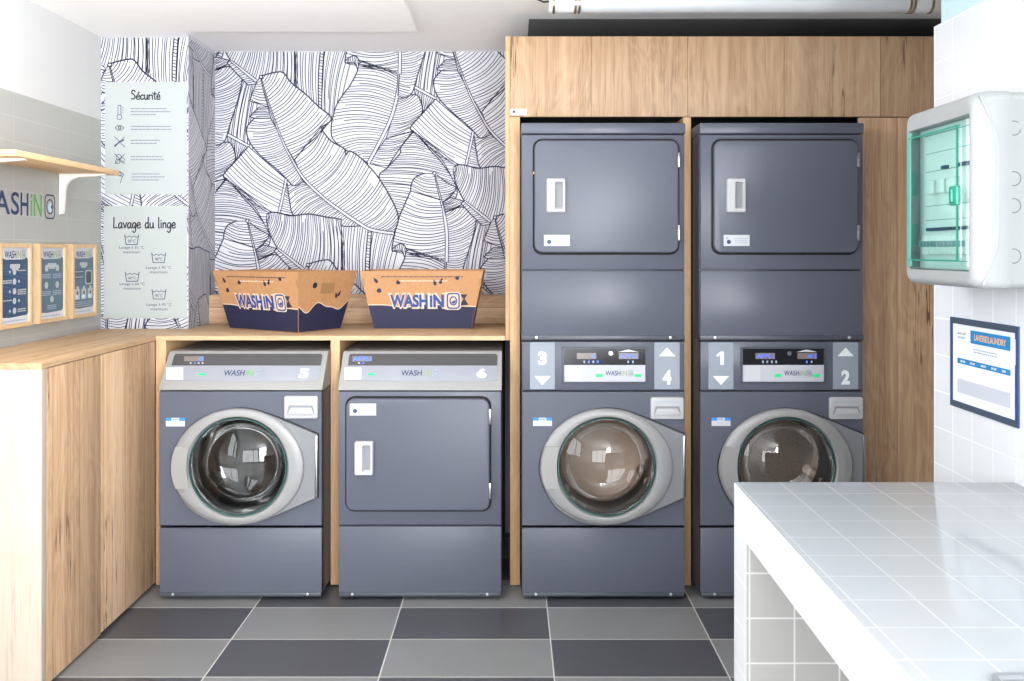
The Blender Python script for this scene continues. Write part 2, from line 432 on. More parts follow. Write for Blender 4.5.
# each patch: edge A, edge B, spacing of the veins, bow of the veins, width of edge A line, of edge B line
PATCH = [
 ('F', [(238, 74), (259, 86)], [(222, 142), (252, 154)], 2.2, .02, .5, .5),
 ('G', [(414, 88), (435, 99)], [(421, 113), (424, 114)], 1.9, 0, .9, .3),
 ('E1', [(294, 38), (322, 38)], [(296, 96), (319, 110)], 2.4, .03, .4, .4),
 ('E2', [(325, 38), (356, 38)], [(321, 114), (336, 122)], 2.5, .03, .4, .4),
 ('E3', [(321.5, 38), (318.5, 74), (318.6, 110)], [(325, 38), (322.5, 74), (321.5, 112)], 2.8, 0, 1., 1.),
 ('BL3', sh([(399.2, 74.4), (398, 92), (389.5, 122), (368.3, 163.5)]), [(406, 249), (404, 260), (396, 275), (392, 280), (382, 297), (378.6, 324), (393, 338), (406, 345), (415, 351.5)], 3., .06, 1., 1.1),
 ('BR5', sh([(385.5, 138.5), (378, 150), (368.3, 163.5)]), sh([(412.4, 131.7), (401, 146.7), (387, 168)]), 2.7, .05, .8, 1.),
 ('BR4', sh([(398, 96), (393, 116), (386, 139)]), sh([(403, 98), (416, 94.7), (422, 106), (421, 115), (410.6, 127.3), (412.4, 131)]), 2.4, .06, .8, 1.),
 ('C2', [(414, 131), (401, 147), (400, 153.5), (388, 167), (379, 177), (390, 196), (398, 217), (394, 240)], [(416, 132), (430, 150), (442, 163), (457, 188), (452, 205), (440, 220), (425, 240), (405, 252)], 2.9, -.05, 1.1, 1.),
 ('C3', [(413, 130), (432, 150), (444, 163), (457, 188)], [(420, 133), (445, 158), (464, 172), (458, 189)], 3.4, .02, .8, .6),
 ('CR', [(473, 133), (469.5, 150), (466, 168)], [(475, 138), (477, 152), (481, 170)], 2.2, 0, .8, 1.1),
 ('C1', [(435.3, 99), (422, 114), (410.6, 127), (413, 131)], [(472.3, 131), (469.5, 150), (465, 170)], 2.9, .05, 1.2, 1.),
 ('BR3', [(444.6, 213), (446.8, 234), (446.3, 262), (445, 284)], [(452, 210), (461.8, 207), (470.6, 211.4), (475.9, 220.2), (472, 240), (465, 262), (459, 281), (451, 286)], 2.7, .07, 1., 1.1),
 ('BR2', [(442.4, 203), (444.3, 213)], [(451, 197.5), (465.3, 202), (458, 206)], 1.8, .05, .8, .9),
 ('BR1', [(434.4, 173.5), (438, 187), (442.4, 202)], [(437, 175), (446, 182), (456, 188), (450, 197)], 2.3, .05, .9, 1.),
 ('BL2', [(440.6, 200), (444, 213), (446.8, 234), (446.2, 261)], [(410.6, 191), (404, 206), (398.3, 220), (392, 248), (396, 250.5), (406, 248)], 2.9, -.07, 1.1, 1.1),
 ('BL1', [(434.4, 173.5), (437, 186), (440.6, 199.5)], [(423, 173.8), (415, 177.5), (411.5, 184), (410.6, 191)], 2.6, -.07, 1., 1.1),
 ('curl', [(392, 249), (399, 244), (404, 245), (406, 249)], [(393, 251), (398, 251), (402, 252), (405, 258)], 2., .1, 1., 1.),
 ('A7', [(303, 181), (322.8, 198), (340.4, 212), (360, 225)], [(287.6, 185.8), (289.3, 199), (293.7, 216), (308.7, 218), (324.6, 220), (341, 226), (360, 226)], 2.6, .06, 1., 1.),
 ('D', [(266.4, 219), (269, 231), (277.5, 248.4), (290, 258.5), (305, 270.5), (318, 281), (341, 300)], [(267, 214), (271.7, 212.3), (280.5, 213.2), (291, 215.8), (308.7, 214), (324.6, 216.7), (341.4, 219.3)], 2.4, .05, 1.1, 1.2),
 ('D2', [(277, 249), (290, 259.5), (305, 271.5)], [(274, 251), (284, 262), (295, 273)], 2.6, 0, .9, 1.),
 ('A2', [(294.6, 160), (303.4, 178), (322.8, 197.3), (340.4, 210.5), (358, 222.5), (372, 230), (394, 233.4)], [(321, 127.3), (323.5, 132), (331.6, 141.4), (344, 148.5), (346, 154.5), (350, 151), (360, 157.3), (368.3, 165.6), (378, 177), (389.5, 195.5), (398.3, 216.7), (394, 233.4)], 3., .07, 1.1, 1.2),
 ('A6', [(271, 118.5), (280.5, 136), (289.5, 155), (303, 181)], [(254, 118.5), (247, 127.3), (248, 138), (254, 148.5), (266.4, 160.8), (275.2, 168), (285.8, 178), (292.9, 185.5), (300, 184)], 2.6, -.05, 1., 1.1),
 ('A5', [(268, 107), (271, 118.5)], [(259.4, 107), (250.5, 116), (254, 118)], 2., .05, .8, 1.),
 ('A4', [(261, 77), (264, 92), (268.2, 107)], [(257, 81), (253.5, 90), (249.7, 101)], 2.5, -.05, 1., 1.),
 ('A1', [(261, 77), (263, 86), (270, 108), (280.5, 136), (294, 160)], [(262, 76), (268, 74), (280.5, 71.8), (286, 75.5), (291, 82.4), (305.2, 93.8), (318, 106), (331.6, 118.5), (321, 127.3)], 3., .07, 1.1, 1.2),
]
RIBS = [  # white double-line midribs and stems: polyline, half width, order (index in PATCH after which it lies on top)
 ([(261, 77), (263, 86), (270, 108), (280.5, 136), (289.5, 155), (303.4, 178), (322.8, 197.3), (340.4, 210.5), (358, 222.5), (372, 230), (394, 233.4)], (.4, 1.5), 99),
 ([(434.4, 173.5), (440.6, 199), (444, 213), (446.8, 234.3), (446.6, 262)], (.4, 1.6), 17),
 (sh([(399.4, 74), (398, 92), (389.5, 122), (368.3, 163.5)]), (1.6, 1.6), 7),
 ([(473.2, 132), (469.5, 150), (465, 170)], (1.3, 1.3), 11),
 ([(414.2, 86.8), (435.3, 98.4)], (1.5, 1.5), 7),
 ([(277.5, 248.4), (290, 258.5), (305, 270.5)], (.8, 1.4), 20),
]
def inside(p, poly):
    x, y = p; r = False; j = len(poly)-1
    for i in range(len(poly)):
        xi, yi = poly[i]; xj, yj = poly[j]
        if (yi > y) != (yj > y) and x < (xj-xi)*(y-yi)/(yj-yi)+xi: r = not r
        j = i
    return r

def leaf_segments():
    items = []      # (order, polygon, [(polyline, width)])
    rng = random.Random(3)
    for idx, (nm, A, B, gap, bow, wa, wb) in enumerate(PATCH):
        A, B = smooth(A), smooth(B)
        la = sum(math.dist(A[i], A[i+1]) for i in range(len(A)-1)); lb = sum(math.dist(B[i], B[i+1]) for i in range(len(B)-1))
        n = max(3, int(max(la, lb)/(gap*1.14))); lines = []
        for j in range(1, n):
            t = (j+rng.uniform(-.13, .13))/n
            p, q = lerp_poly(A, t), lerp_poly(B, t); L = math.dist(p, q)
            if L < 1: continue
            m = max(4, int(L/2)); w1 = rng.uniform(-.012, .012); ph = rng.uniform(0, 6)
            nx, ny = -(q[1]-p[1])/L, (q[0]-p[0])/L; end = 1. if rng.random() < .8 else rng.uniform(.72, .97)
            ln = []
            for i in range(m+1):
                s = i/m*end; o = L*(bow+w1)*math.sin(math.pi*s)*1.2+.18*math.sin(ph+7*s)
                ln.append((p[0]+(q[0]-p[0])*s+nx*o, p[1]+(q[1]-p[1])*s+ny*o))
            lines.append((ln, rng.uniform(.62, .9)))
        lines += [(A, wa*1.15), (B, wb*1.15), ([A[0], B[0]], .9), ([A[-1], B[-1]], .9)]
        items.append((idx, A+B[::-1], lines))
    for pl, (w0, w1), order in RIBS:
        pl = smooth(pl); n = len(pl); Lf, Rt = [], []
        for i, p in enumerate(pl):
            a, b = pl[max(i-1, 0)], pl[min(i+1, n-1)]; L = math.dist(a, b)
            w = w0+(w1-w0)*min(1, i/n*1.6); nx, ny = -(b[1]-a[1])/L*w, (b[0]-a[0])/L*w
            Lf.append((p[0]+nx, p[1]+ny)); Rt.append((p[0]-nx, p[1]-ny))
        items.append((order+.5, Lf+Rt[::-1], [(Lf, .85), (Rt, .85)]))
    for c in ((261, 77), (434.4, 173.3)):
        cc_ = circ(c[0], c[1], 1.7, 12); items.append((100, cc_, [(cc_+[cc_[0]], 1.)]))
    occ = []
    for o, poly, _ in items:
        for i in (-1, 0, 1):
            for j in (-1, 0, 1):
                dx, dy = V1[0]*i+V2[0]*j, V1[1]*i+V2[1]*j
                pp = [(x+dx, y+dy) for x, y in poly]
                xs = [p[0] for p in pp]; ys = [p[1] for p in pp]
                occ.append((o, min(xs), max(xs), min(ys), max(ys), pp))
    segs = []
    for o, poly, lines in items:
        xs = [p[0] for p in poly]; ys = [p[1] for p in poly]
        near = [c for c in occ if c[0] > o and c[1] < max(xs)+6 and c[2] > min(xs)-6 and c[3] < max(ys)+6 and c[4] > min(ys)-6]
        for ln, w in lines:
            for i in range(len(ln)-1):
                L = math.dist(ln[i], ln[i+1]); m = max(1, round(L/2.2))
                for s in range(m):
                    p = tuple(ln[i][c]+(ln[i+1][c]-ln[i][c])*s/m for c in (0, 1)); q = tuple(ln[i][c]+(ln[i+1][c]-ln[i][c])*(s+1)/m for c in (0, 1))
                    c = ((p[0]+q[0])/2, (p[1]+q[1])/2)
                    if any(k[1] < c[0] < k[2] and k[3] < c[1] < k[4] and inside(c, k[5]) for k in near): continue
                    segs.append((p, q, w))
    return segs
LEAF = leaf_segments()

def wallpaper(mb, P, a0, b0, a1, b1, ox, oy, unit=4.664/F, skip=(), flip=False, wf=1.):
    """lines of the repeat that fall in the rectangle a0..a1, b0..b1 (metres on plane P); print point (ox,oy) sits at (a0,b1)"""
    W, H = (a1-a0)/unit, (b1-b0)/unit
    for i in range(-9, 10):
        for j in range(-9, 10):
            dx, dy = V1[0]*i+V2[0]*j-ox, V1[1]*i+V2[1]*j-oy
            if dx+480 < 0 or dx+200 > W or dy+360 < 0 or dy+30 > H: continue
            for p, q, w in LEAF:
                x0, y0, x1, y1 = p[0]+dx, p[1]+dy, q[0]+dx, q[1]+dy
                cx, cy = (x0+x1)/2, (y0+y1)/2
                if not (0 < cx < W and 0 < cy < H): continue
                L = math.hypot(x1-x0, y1-y0)
                if L < 1e-6: continue
                ex, ey = (x1-x0)/L*.2, (y1-y0)/L*.2; nx, ny = -(y1-y0)/L*w*wf/2, (x1-x0)/L*w*wf/2
                pts = [(x0-ex+nx, y0-ey+ny), (x0-ex-nx, y0-ey-ny), (x1+ex-nx, y1+ey-ny), (x1+ex+nx, y1+ey+ny)]
                pts = [(min(max(x, 0), W), min(max(y, 0), H)) for x, y in pts]
                A_ = [(a0+(W-x if flip else x)*unit, b1-y*unit) for x, y in pts]
                ca, cb = a0+(W-cx if flip else cx)*unit, b1-cy*unit
                if any(s[0] < ca < s[2] and s[1] < cb < s[3] for s in skip): continue
                mb.add([P(x, y, .0006) for x, y in A_], [(0, 1, 2, 3)], ink)

BY, CLY, CLX = 4.664, 4.28, -1.534
mb = MB().box(-2.1, 2.4, BY, 4.8, 0, CEIL, paper_w)
PB = Plane((0, BY, 0), (1, 0, 0), (0, 0, 1), (0, -1, 0))
wallpaper(mb, PB, CLX, 1.235, -.03, CEIL, CX+CLX*F/BY, CY-(CEIL-CH)*F/BY)
wallpaper(mb, PB, -.03, 2.37, .9, CEIL, CX-.03*F/BY, CY-(CEIL-CH)*F/BY)
struct(mb, 'wall_back', recalc=False)
mb = MB().box(WX-.05, CLX, CLY, BY+.02, 1.0905, CEIL, paper_w)
PC = Plane((0, CLY, 0), (1, 0, 0), (0, 0, 1), (0, -1, 0))
SG1 = (fx(105.2, CLY), fz(194.5, CLY), fx(187, CLY), fz(82.2, CLY))
SG2 = (fx(104, CLY), fz(318.3, CLY), fx(187, CLY), fz(206, CLY))
wallpaper(mb, PC, WX, 1.09, CLX, 2.475, 300, 240, skip=(SG1, SG2))
PR = Plane((CLX, 0, 0), (0, 1, 0), (0, 0, 1), (1, 0, 0))
wallpaper(mb, PR, CLY, 1.09, BY, 2.475, 330, 210, wf=.72)
struct(mb, 'wall_column', recalc=False)

# ------------------------------------------------------------------ signs printed on the column
GLY = {'S': (.55, [[(.42, .85), (.3, 1), (.1, .92), (.08, .7), (.3, .52), (.42, .3), (.3, .05), (.02, .08)]]),
 'e': (.45, [[(.05, .25), (.33, .3), (.3, .48), (.15, .5), (.03, .3), (.08, .05), (.25, 0), (.38, .12)]]),
 'c': (.42, [[(.33, .42), (.2, .5), (.05, .35), (.05, .1), (.2, 0), (.36, .1)]]),
 'u': (.47, [[(.04, .5), (.05, .15), (.15, 0), (.3, .12), (.34, .5)], [(.34, .5), (.35, .1), (.42, 0)]]),
 'r': (.36, [[(.05, .5), (.07, 0)], [(.07, .3), (.18, .48), (.32, .45)]]),
 'i': (.2, [[(.06, .5), (.07, 0)], [(.06, .66), (.07, .72)]]),
 't': (.32, [[(.12, .85), (.12, .1), (.22, 0)], [(0, .6), (.3, .62)]]),
 'L': (.5, [[(.08, 1), (.06, .02)], [(.06, .02), (.42, .04)]]),
 'a': (.47, [[(.33, .45), (.18, .5), (.04, .3), (.06, .05), (.18, 0), (.32, .2), (.34, .48)], [(.34, .48), (.34, .1), (.42, 0)]]),
 'v': (.42, [[(.02, .5), (.18, 0)], [(.18, 0), (.36, .52)]]),
 'g': (.45, [[(.33, .45), (.18, .5), (.04, .3), (.08, .05), (.2, .02), (.33, .25), (.34, .48)], [(.34, .48), (.33, -.2), (.2, -.42), (.02, -.3)]]),
 'd': (.47, [[(.33, .42), (.18, .5), (.04, .28), (.08, .03), (.2, 0), (.33, .2)], [(.34, 1), (.34, .1), (.4, 0)]]),
 'l': (.24, [[(.08, 1), (.07, .1), (.14, 0)]]),
 'n': (.45, [[(.05, .5), (.06, 0)], [(.06, .3), (.2, .5), (.32, .4), (.33, 0)]]), ' ': (.35, [])}
GLY['é'] = (.45, GLY['e'][1]+[[(.18, .66), (.32, .82)]])
def hand(mb, P, t, a0, a1, b, H, m, w, h):
    W = sum(GLY[c][0] for c in t); kx = (a1-a0)/W; x = 0
    for c in t:
        for st in GLY[c][1]:
            mb.stroke(P, [(a0+(x+p)*kx, b+q*H) for p, q in (smooth(st, 4) if len(st) > 2 else st)], w, m, h)
        x += GLY[c][0]

cp = lambda px, py: (fx(px, CLY), fz(py, CLY))
PXC = CLY/F
def cbar(mb, x0, x1, y, th=.9):
    mb.bars(PC, fx(x0, CLY), fx(x1, CLY), fz(y, CLY), th*PXC, ink3, .0035)
H_ = .0036
mb = MB().prism(PC, [(SG1[0], SG1[1]), (SG1[2], SG1[1]), (SG1[2], SG1[3]), (SG1[0], SG1[3])], .0002, .003, mint)
hand(mb, PC, 'Sécurité', fx(131.5, CLY), fx(161, CLY), fz(99.5, CLY), 9*PXC, ink2, .0056, H_)
ln = lambda pts, w=.0028: mb.stroke(PC, [cp(*p) for p in pts], w, ink2, H_)
cl = lambda x, y, r, ry=None, w=.0026: mb.stroke(PC, [(fx(x, CLY)+p, fz(y, CLY)+q_) for p, q_ in circ(0, 0, r*PXC, 20, (ry or r)*PXC)], w, ink2, H_, True)
# thermometer, eye, crossed-out dryer sheet, crossed-out bubbles, hand on a drum
cl(119.7, 117.2, 2.4); ln([(118.3, 115), (118.3, 105.5)]); ln([(121.2, 115), (121.2, 105.5)]); ln([(118.3, 105.5), (121.2, 105.5)])
for y in (107, 109, 111, 113): ln([(122, y), (124, y)], .0016)
ln([(115.4, 128), (118, 125.6), (121, 125.4), (124.4, 128), (121, 130.4), (118, 130.3), (115.4, 128)]); cl(119.9, 127.9, 1.3, None, .004)
for yy in (142, 159):
    ln([(115, yy-5), (125, yy+5)]); ln([(125, yy-5), (115, yy+5)])
ln([(115, 146), (120, 142), (124, 140)], .006); cl(119, 157, 2.6); cl(118, 161.5, 2.2); cl(122.5, 160, 2.3)
cl(119.5, 173.5, 2.2); ln([(117, 171.5), (124, 174), (122, 178), (120.8, 183)]); ln([(119, 176), (123.6, 176)])
for y, rows in ((108.8, ((131, 166), (131, 171), (131, 156))), (126.5, ((131, 171), (131, 172))), (140.5, ((131, 160), (131, 158))),
                (156.8, ((131, 163), (131, 164))), (174, ((132, 160), (132, 165), (132, 159)))):
    for i, (x0, x1) in enumerate(rows): cbar(mb, x0, x1, y+i*3)
tag(mb.build('safety_sign', recalc=False), 'upper pale mint sign on the leaf-patterned column, headed Sécurité, with line icons', 'sign')

mb = MB().prism(PC, [(SG2[0], SG2[1]), (SG2[2], SG2[1]), (SG2[2], SG2[3]), (SG2[0], SG2[3])], .0002, .003, mint)
hand(mb, PC, 'Lavage du linge', fx(113.5, CLY), fx(176.5, CLY), fz(228, CLY), 10.5*PXC, ink2, .0058, H_)
for cx, y0, y1, t, ty in ((132, 234.8, 244.5, '30', 249.6), (159, 252.8, 262.6, '40', 269.6), (132.5, 272, 281.2, '60', 286), (159.3, 289.4, 299, '95', 306.6)):
    ln([(cx-7, y0), (cx-5.6, y1), (cx+5.4, y1), (cx+7, y0)], .0036)
    ln([(cx-6.7, y0+1.6), (cx-4.6, y0+2.6), (cx-2.3, y0+1.2), (cx, y0+2.6), (cx+2.3, y0+1.2), (cx+4.6, y0+2.6), (cx+6.7, y0+1.6)], .003)
    mb.text(PC, t+'°C', fx(cx-3.8, CLY), fz(y1-2, CLY), fx(cx+3.8, CLY), fz(y0+4.6, CLY), ink2, H_, .01)
    mb.text(PC, 'Lavage à %s °C' % t, fx(cx-12.5, CLY), fz(ty, CLY), fx(cx+12.5, CLY), fz(ty-3.6, CLY), ink2, H_)
    mb.text(PC, 'maximum', fx(cx-8.5, CLY), fz(ty+3.7, CLY), fx(cx+8.5, CLY), fz(ty+1.2, CLY), ink2, H_)
tag(mb.build('washing_sign', recalc=False), 'lower pale mint sign on the column, headed Lavage du linge, with four wash-tub symbols', 'sign')

# ------------------------------------------------------------------ logo lettering
def logo(mb, P, a0, b0, a1, b1, m1, m2, m3, h=.0008, bold=.012, icon=True):
    """WASH + iN + washing-machine square, filling the rectangle"""
    W = a1-a0; H = b1-b0; e = W*.78 if icon else W
    mb.text(P, 'WASH', a0, b0, a0+e*.70, b1, m1, h, bold)
    mb.text(P, 'iN', a0+e*.735, b0, a0+e, b1, m2, h, bold)
    if icon:
        s = H*1.12; sx = W*.17; cx, cz = a1-sx/2, b0+H/2
        mb.stroke(P, rrect(cx-sx/2, cz-s/2, cx+sx/2, cz+s/2, min(s, sx)*.22, 3), H*.11, m3, h, True)
        mb.stroke(P, circ(cx, cz, sx*.28, 20, s*.28), H*.1, m3, h, True)
        mb.flat(P, [(cx+sx*.2*math.cos(t), cz+s*.2*math.sin(t)) for t in [math.radians(200+d_*18) for d_ in range(11)]], m3, h)

# ------------------------------------------------------------------ machines
MY, PPM, MW, DEP = 3.76, 239.4, .683, .66
def zz(py): return CH-(py-CY)/PPM

def rect_with_hole(mb, x0, z0, x1, z1, cx, cz, r, h0, h1, m):
    ang = sorted(set([2*math.pi*i/72 for i in range(72)]+[math.atan2(z-cz, x-cx) % (2*math.pi) for x in (x0, x1) for z in (z0, z1)]))
    outer = []; inner = []
    for a_ in ang:
        c, s_ = math.cos(a_), math.sin(a_)
        t = min([((x1-cx)/c if c > 1e-9 else (x0-cx)/c if c < -1e-9 else 9e9), ((z1-cz)/s_ if s_ > 1e-9 else (z0-cz)/s_ if s_ < -1e-9 else 9e9)])
        outer.append((cx+c*t, cz+s_*t)); inner.append((cx+c*r, cz+s_*r))
    e = .003
    oin = [(min(max(x, x0+e), x1-e), min(max(z, z0+e), z1-e)) for x, z in outer]
    mb.loops(FRONT, [(outer, h0), (outer, h1-e), (oin, h1), (inner, h1), (inner, h0)], m)

def handle_grip(P, x0, x1, z0, z1, h, parent, name='handle'):
    """moulded white pull with a hollow for the fingers"""
    mb = MB(); w = x1-x0
    o = rrect(x0, z0, x1, z1, .006, 3); i1 = rrect(x0+w*.42, z0+.014, x1-w*.14, z1-.014, .006, 3); i2 = rrect(x0+w*.5, z0+.02, x1-w*.16, z1-.02, .005, 3)
    mb.loops(P, [(o, h), (o, h+.014), (offset_poly(o, .004), h+.019), (i1, h+.019), (i2, h+.004)], white_pl)
    mb.flat(P, i2, groove, h+.004)
    return mb.build(name, parent)

def dryer_door(root, px0, px1, py0, py1, L, hand_box, stick, hinge_y, n=FRONT, label_left=True):
    fxl = lambda p: (p-L)/PPM
    x0, x1, z0, z1 = fxl(px0), fxl(px1), zz(py1), zz(py0)
    MB().prism(n, rrect(x0-.004, z0-.006, x1+.004, z1+.006, .04, 6), 0, .002, gap_m).build('door_seal', root)
    d_ = MB().prism(n, rrect(x0+.003, z0+.003, x1-.003, z1-.003, .034, 7), .002, .024, paint, .006).build('dryer_door', root)
    handle_grip(n, fxl(hand_box[0]), fxl(hand_box[1]), zz(hand_box[3]), zz(hand_box[2]), .024, d_, 'door_handle')
    for ya, yb in hinge_y:
        MB().box(x1-.006, x1+.004, -.027, -.001, zz(yb), zz(ya), chrome, .002).build('hinge', d_, label='chrome hinge')
    mb = MB().rect(n, fxl(stick[0]), zz(stick[3]), fxl(stick[1]), zz(stick[2]), lbl_w, .0245)
    w = fxl(stick[1])-fxl(stick[0]); a = fxl(stick[0]); zc = (zz(stick[2])+zz(stick[3]))/2
    mb.flat(n, circ(a+w*.2, zc-.006, .009, 14), navy, .0249); mb.rect(n, a+w*.08, zc+.004, a+w*.18, zc+.016, grey_p, .0249)
    for j in range(3): mb.bars(n, a+w*.42, a+w*.92, zc+.008-j*.008, .003, grey_p, .0249)
    mb.build('door_sticker', d_, recalc=False)
    return d_

DOOR_OUT = [(1, 57), (23.6, 53), (48.3, 43.8), (78, 31.4), (78, -31.2), (48.3, -44.2), (27.7, -52.8), (5, -58), (-9.2, -58.6), (-29.8, -53.9), (-50.4, -40.5), (-62.7, -20), (-66.4, .6), (-58.6, 23.2), (-44, 37.6), (-21.6, 52)]
def steel(name, c, rough, metal):
    k = NT(name); q_, o_ = k.xyz()
    v_ = k.n('ShaderNodeTexVoronoi'); v_.inputs['Scale'].default_value = 75
    k.link(o_, v_.inputs['Vector'])
    hole = k.math('LESS_THAN', v_.outputs['Distance'], .26)
    k.link(k.mix(k.math('MULTIPLY', hole, .3), lin(*c), lin(10, 10, 10)), k.b.inputs['Base Color'])
    k.b.inputs['Roughness'].default_value = rough; k.b.inputs['Metallic'].default_value = metal
    return k.m
drum_dark = steel('dark_steel_drum', (40, 37, 35), .3, .6)
drum_warm = pm('warm_steel_drum', (142, 122, 106), .4, .4)
drum_mid = steel('steel_drum', (170, 156, 146), .3, .8)
bowl_dark = glass('bowl_glass_smoky', (.48, .48, .48), .035, .03, None, .3)
bowl_clear = glass('bowl_glass_clear', (.92, .9, .88), .035, .03, None, .28)

def washer_front(root, px, L, drum, bowl, z_top, lower_py=527., bottom_py=596.4):
    """porthole door, drawer, plates from the joint at z_top down; px = pixel of the glass centre"""
    fxl = lambda p: (p-L)/PPM
    cx, cz, R = fxl(px), zz(465.3), 48.6/PPM
    mb = MB(); rect_with_hole(mb, .002, zz(lower_py-1.2), MW-.002, z_top, cx, cz, R+.006, -.02, 0, paint); mb.build('front_panel', root)
    mb = MB().box(.002, MW-.002, 0, .02, zz(592.8), zz(lower_py+1.2), paint, .003)
    mb.box(.004, MW-.004, -.004, .02, zz(bottom_py), zz(592.4), paint_dk, .003)
    kp = mb.build('kick_panel', root)
    for sx in (.06, MW-.06):
        MB().prism(FRONT, circ(sx, zz(594), .006, 12), .002, .008, screw_m, .002).build('screw', kp)
    for sx in (.07, MW-.07):
        for sy in (.08, DEP-.06): MB().prism(Plane((sx, sy, 0), (1, 0, 0), (0, 1, 0), (0, 0, 1)), circ(0, 0, .022, 14), 0, zz(bottom_py)+.002, black).build('foot', root)
    # drum behind the porthole
    mb = MB(); c1 = circ(cx, cz, R+.006, 48)
    mb.loops(FRONT, [(c1, -.004), (circ(cx, cz, R+.02, 48), -.05), (circ(cx, cz, R+.02, 48), -.30), (circ(cx, cz, R*.5, 48), -.32)], drum, cap1=True)
    for t in (95, 215, 335):
        t = math.radians(t); rr = R+.012
        mb.tube([(cx+rr*math.cos(t), .06, cz+rr*math.sin(t)), (cx+rr*math.cos(t), .29, cz+rr*math.sin(t))], .028, drum, 10)
    mb.build('drum', root)
    MB().loops(FRONT, [(circ(cx, cz, R+.004, 48), -.006), (circ(cx, cz, R*.97, 48), -.05), (circ(cx, cz, R*.92, 48), -.085), (circ(cx, cz, R*.90, 48), -.12), (circ(cx, cz, R+.01, 48), -.125)], black).build('door_gasket', root)
    # door: broad oval ring + flat hinge plate
    P = Plane((cx, 0, cz), (1/PPM, 0, 0), (0, 0, 1/PPM), (0, -1, 0))
    N = 96; angs = [2*math.pi*i/N for i in range(N)]
    sm = smooth(DOOR_OUT[-3:]+DOOR_OUT[:3], 6)
    left = smooth(DOOR_OUT[5:]+DOOR_OUT[:3], 6)
    outer = [(78, 31.4), (78, -31.2)]+left
    mb = MB().prism(P, outer, .001, .022, silver3, 0)
    mb.prism(P, offset_poly(outer, -.8), .0005, .006, black, 0)
    ov = lambda e: [((65.5 if math.cos(t) > 0 else 66)*math.cos(t)*e+0, 57.6*math.sin(t)*e) for t in angs]
    ci = lambda r: [(r*math.cos(t), r*math.sin(t)) for t in angs]
    hi = lambda r, k_: [tuple(ci(r)[i][c]*(1-k_)+ov(.97)[i][c]*k_ for c in (0, 1)) for i in range(N)]
    mb.v = mb.v; ring = MB()
    ring.loops(P, [(ov(1.), .012), (ov(1.), .026), (ov(.99), .032), (ov(.965), .036), (hi(49.5, .5), .040), (hi(49.5, .12), .038), (ci(49.3), .030), (ci(48.9), .002)], silver2)
    # plate without the middle: ring-shaped so the glass stays open
    mb2 = MB(); po = []
    for t in angs:      # star-shaped resample of the outer outline
        best = None
        for i in range(len(outer)):
            (xa, ya), (xb, yb) = outer[i], outer[(i+1) % len(outer)]
            c, s_ = math.cos(t), math.sin(t); den = (xb-xa)*s_-(yb-ya)*c
            if abs(den) < 1e-9: continue
            u_ = (ya*c-xa*s_)/den
            if -1e-6 <= u_ <= 1+1e-6:
                rr = (xa+(xb-xa)*u_)*c+(ya+(yb-ya)*u_)*s_
                if rr > 0: best = max(best or 0, rr)
        po.append((best*math.cos(t), best*math.sin(t)))
    for cor in ((78, 31.4), (78, -31.2)):
        i = min(range(N), key=lambda j: math.dist(po[j], cor)); po[i] = cor
    off = offset_poly(po, -1.)
    mb2.loops(P, [(off, .0), (off, .005), (ci(50), .005)], black)
    mb2.loops(P, [(po, .003), (po, .019), (offset_poly(po, .8), .022), (ci(50), .022)], silver3)
    door = mb2.build('washer_door', root)
    ring.build('door_ring', door)
    # grip on the left of the ring
    arc = [(-66*math.cos(math.asin(z_/57.6)), z_) for z_ in [-21+42*i/10 for i in range(11)]]
    MB().prism(P, [(x+1, z_) for x, z_ in arc]+[(-47.2, 21), (-49.2, 10), (-49.8, 0), (-49.2, -10), (-47.2, -21)], .03, .045, silver, .004).build('door_handle', door)
    mb = MB().box(0, 0, 0, 0, 0, 0, chrome) if False else MB()
    mb.box(cx+76/PPM, cx+78.6/PPM, -.027, -.003, cz-31/PPM, cz+31/PPM, chrome, .003); mb.build('hinge', door, label='long chrome hinge strip')
    MB().loops(P, [(ci(48.9), .028), (ci(48.6), .034), (ci(47.5), .034), (ci(47.2), .026)], teal_rim).build('glass_rim', door)
    bw = [(ci(47.3), .030), (ci(46.6), .026), (ci(45), .0), (ci(43.4), -.03), (ci(41.4), -.06), (ci(38.5), -.085), (ci(33.5), -.104), (ci(25), -.117), (ci(12), -.124), (ci(3), -.126)]
    MB().loops(P, bw, bowl, cap1=True).build('glass_bowl', door)
    RD, r0_ = .34, 47.3/PPM; base_ = math.sqrt(RD*RD-r0_*r0_)
    MB().loops(P, [(ci(rr), .008+math.sqrt(RD*RD-(rr/PPM)**2)-base_) for rr in (47.3, 44, 40, 36, 32, 28, 24, 20, 16, 12, 8, 4, 1.5)], door_glass, cap1=True).build('door_glass', door)

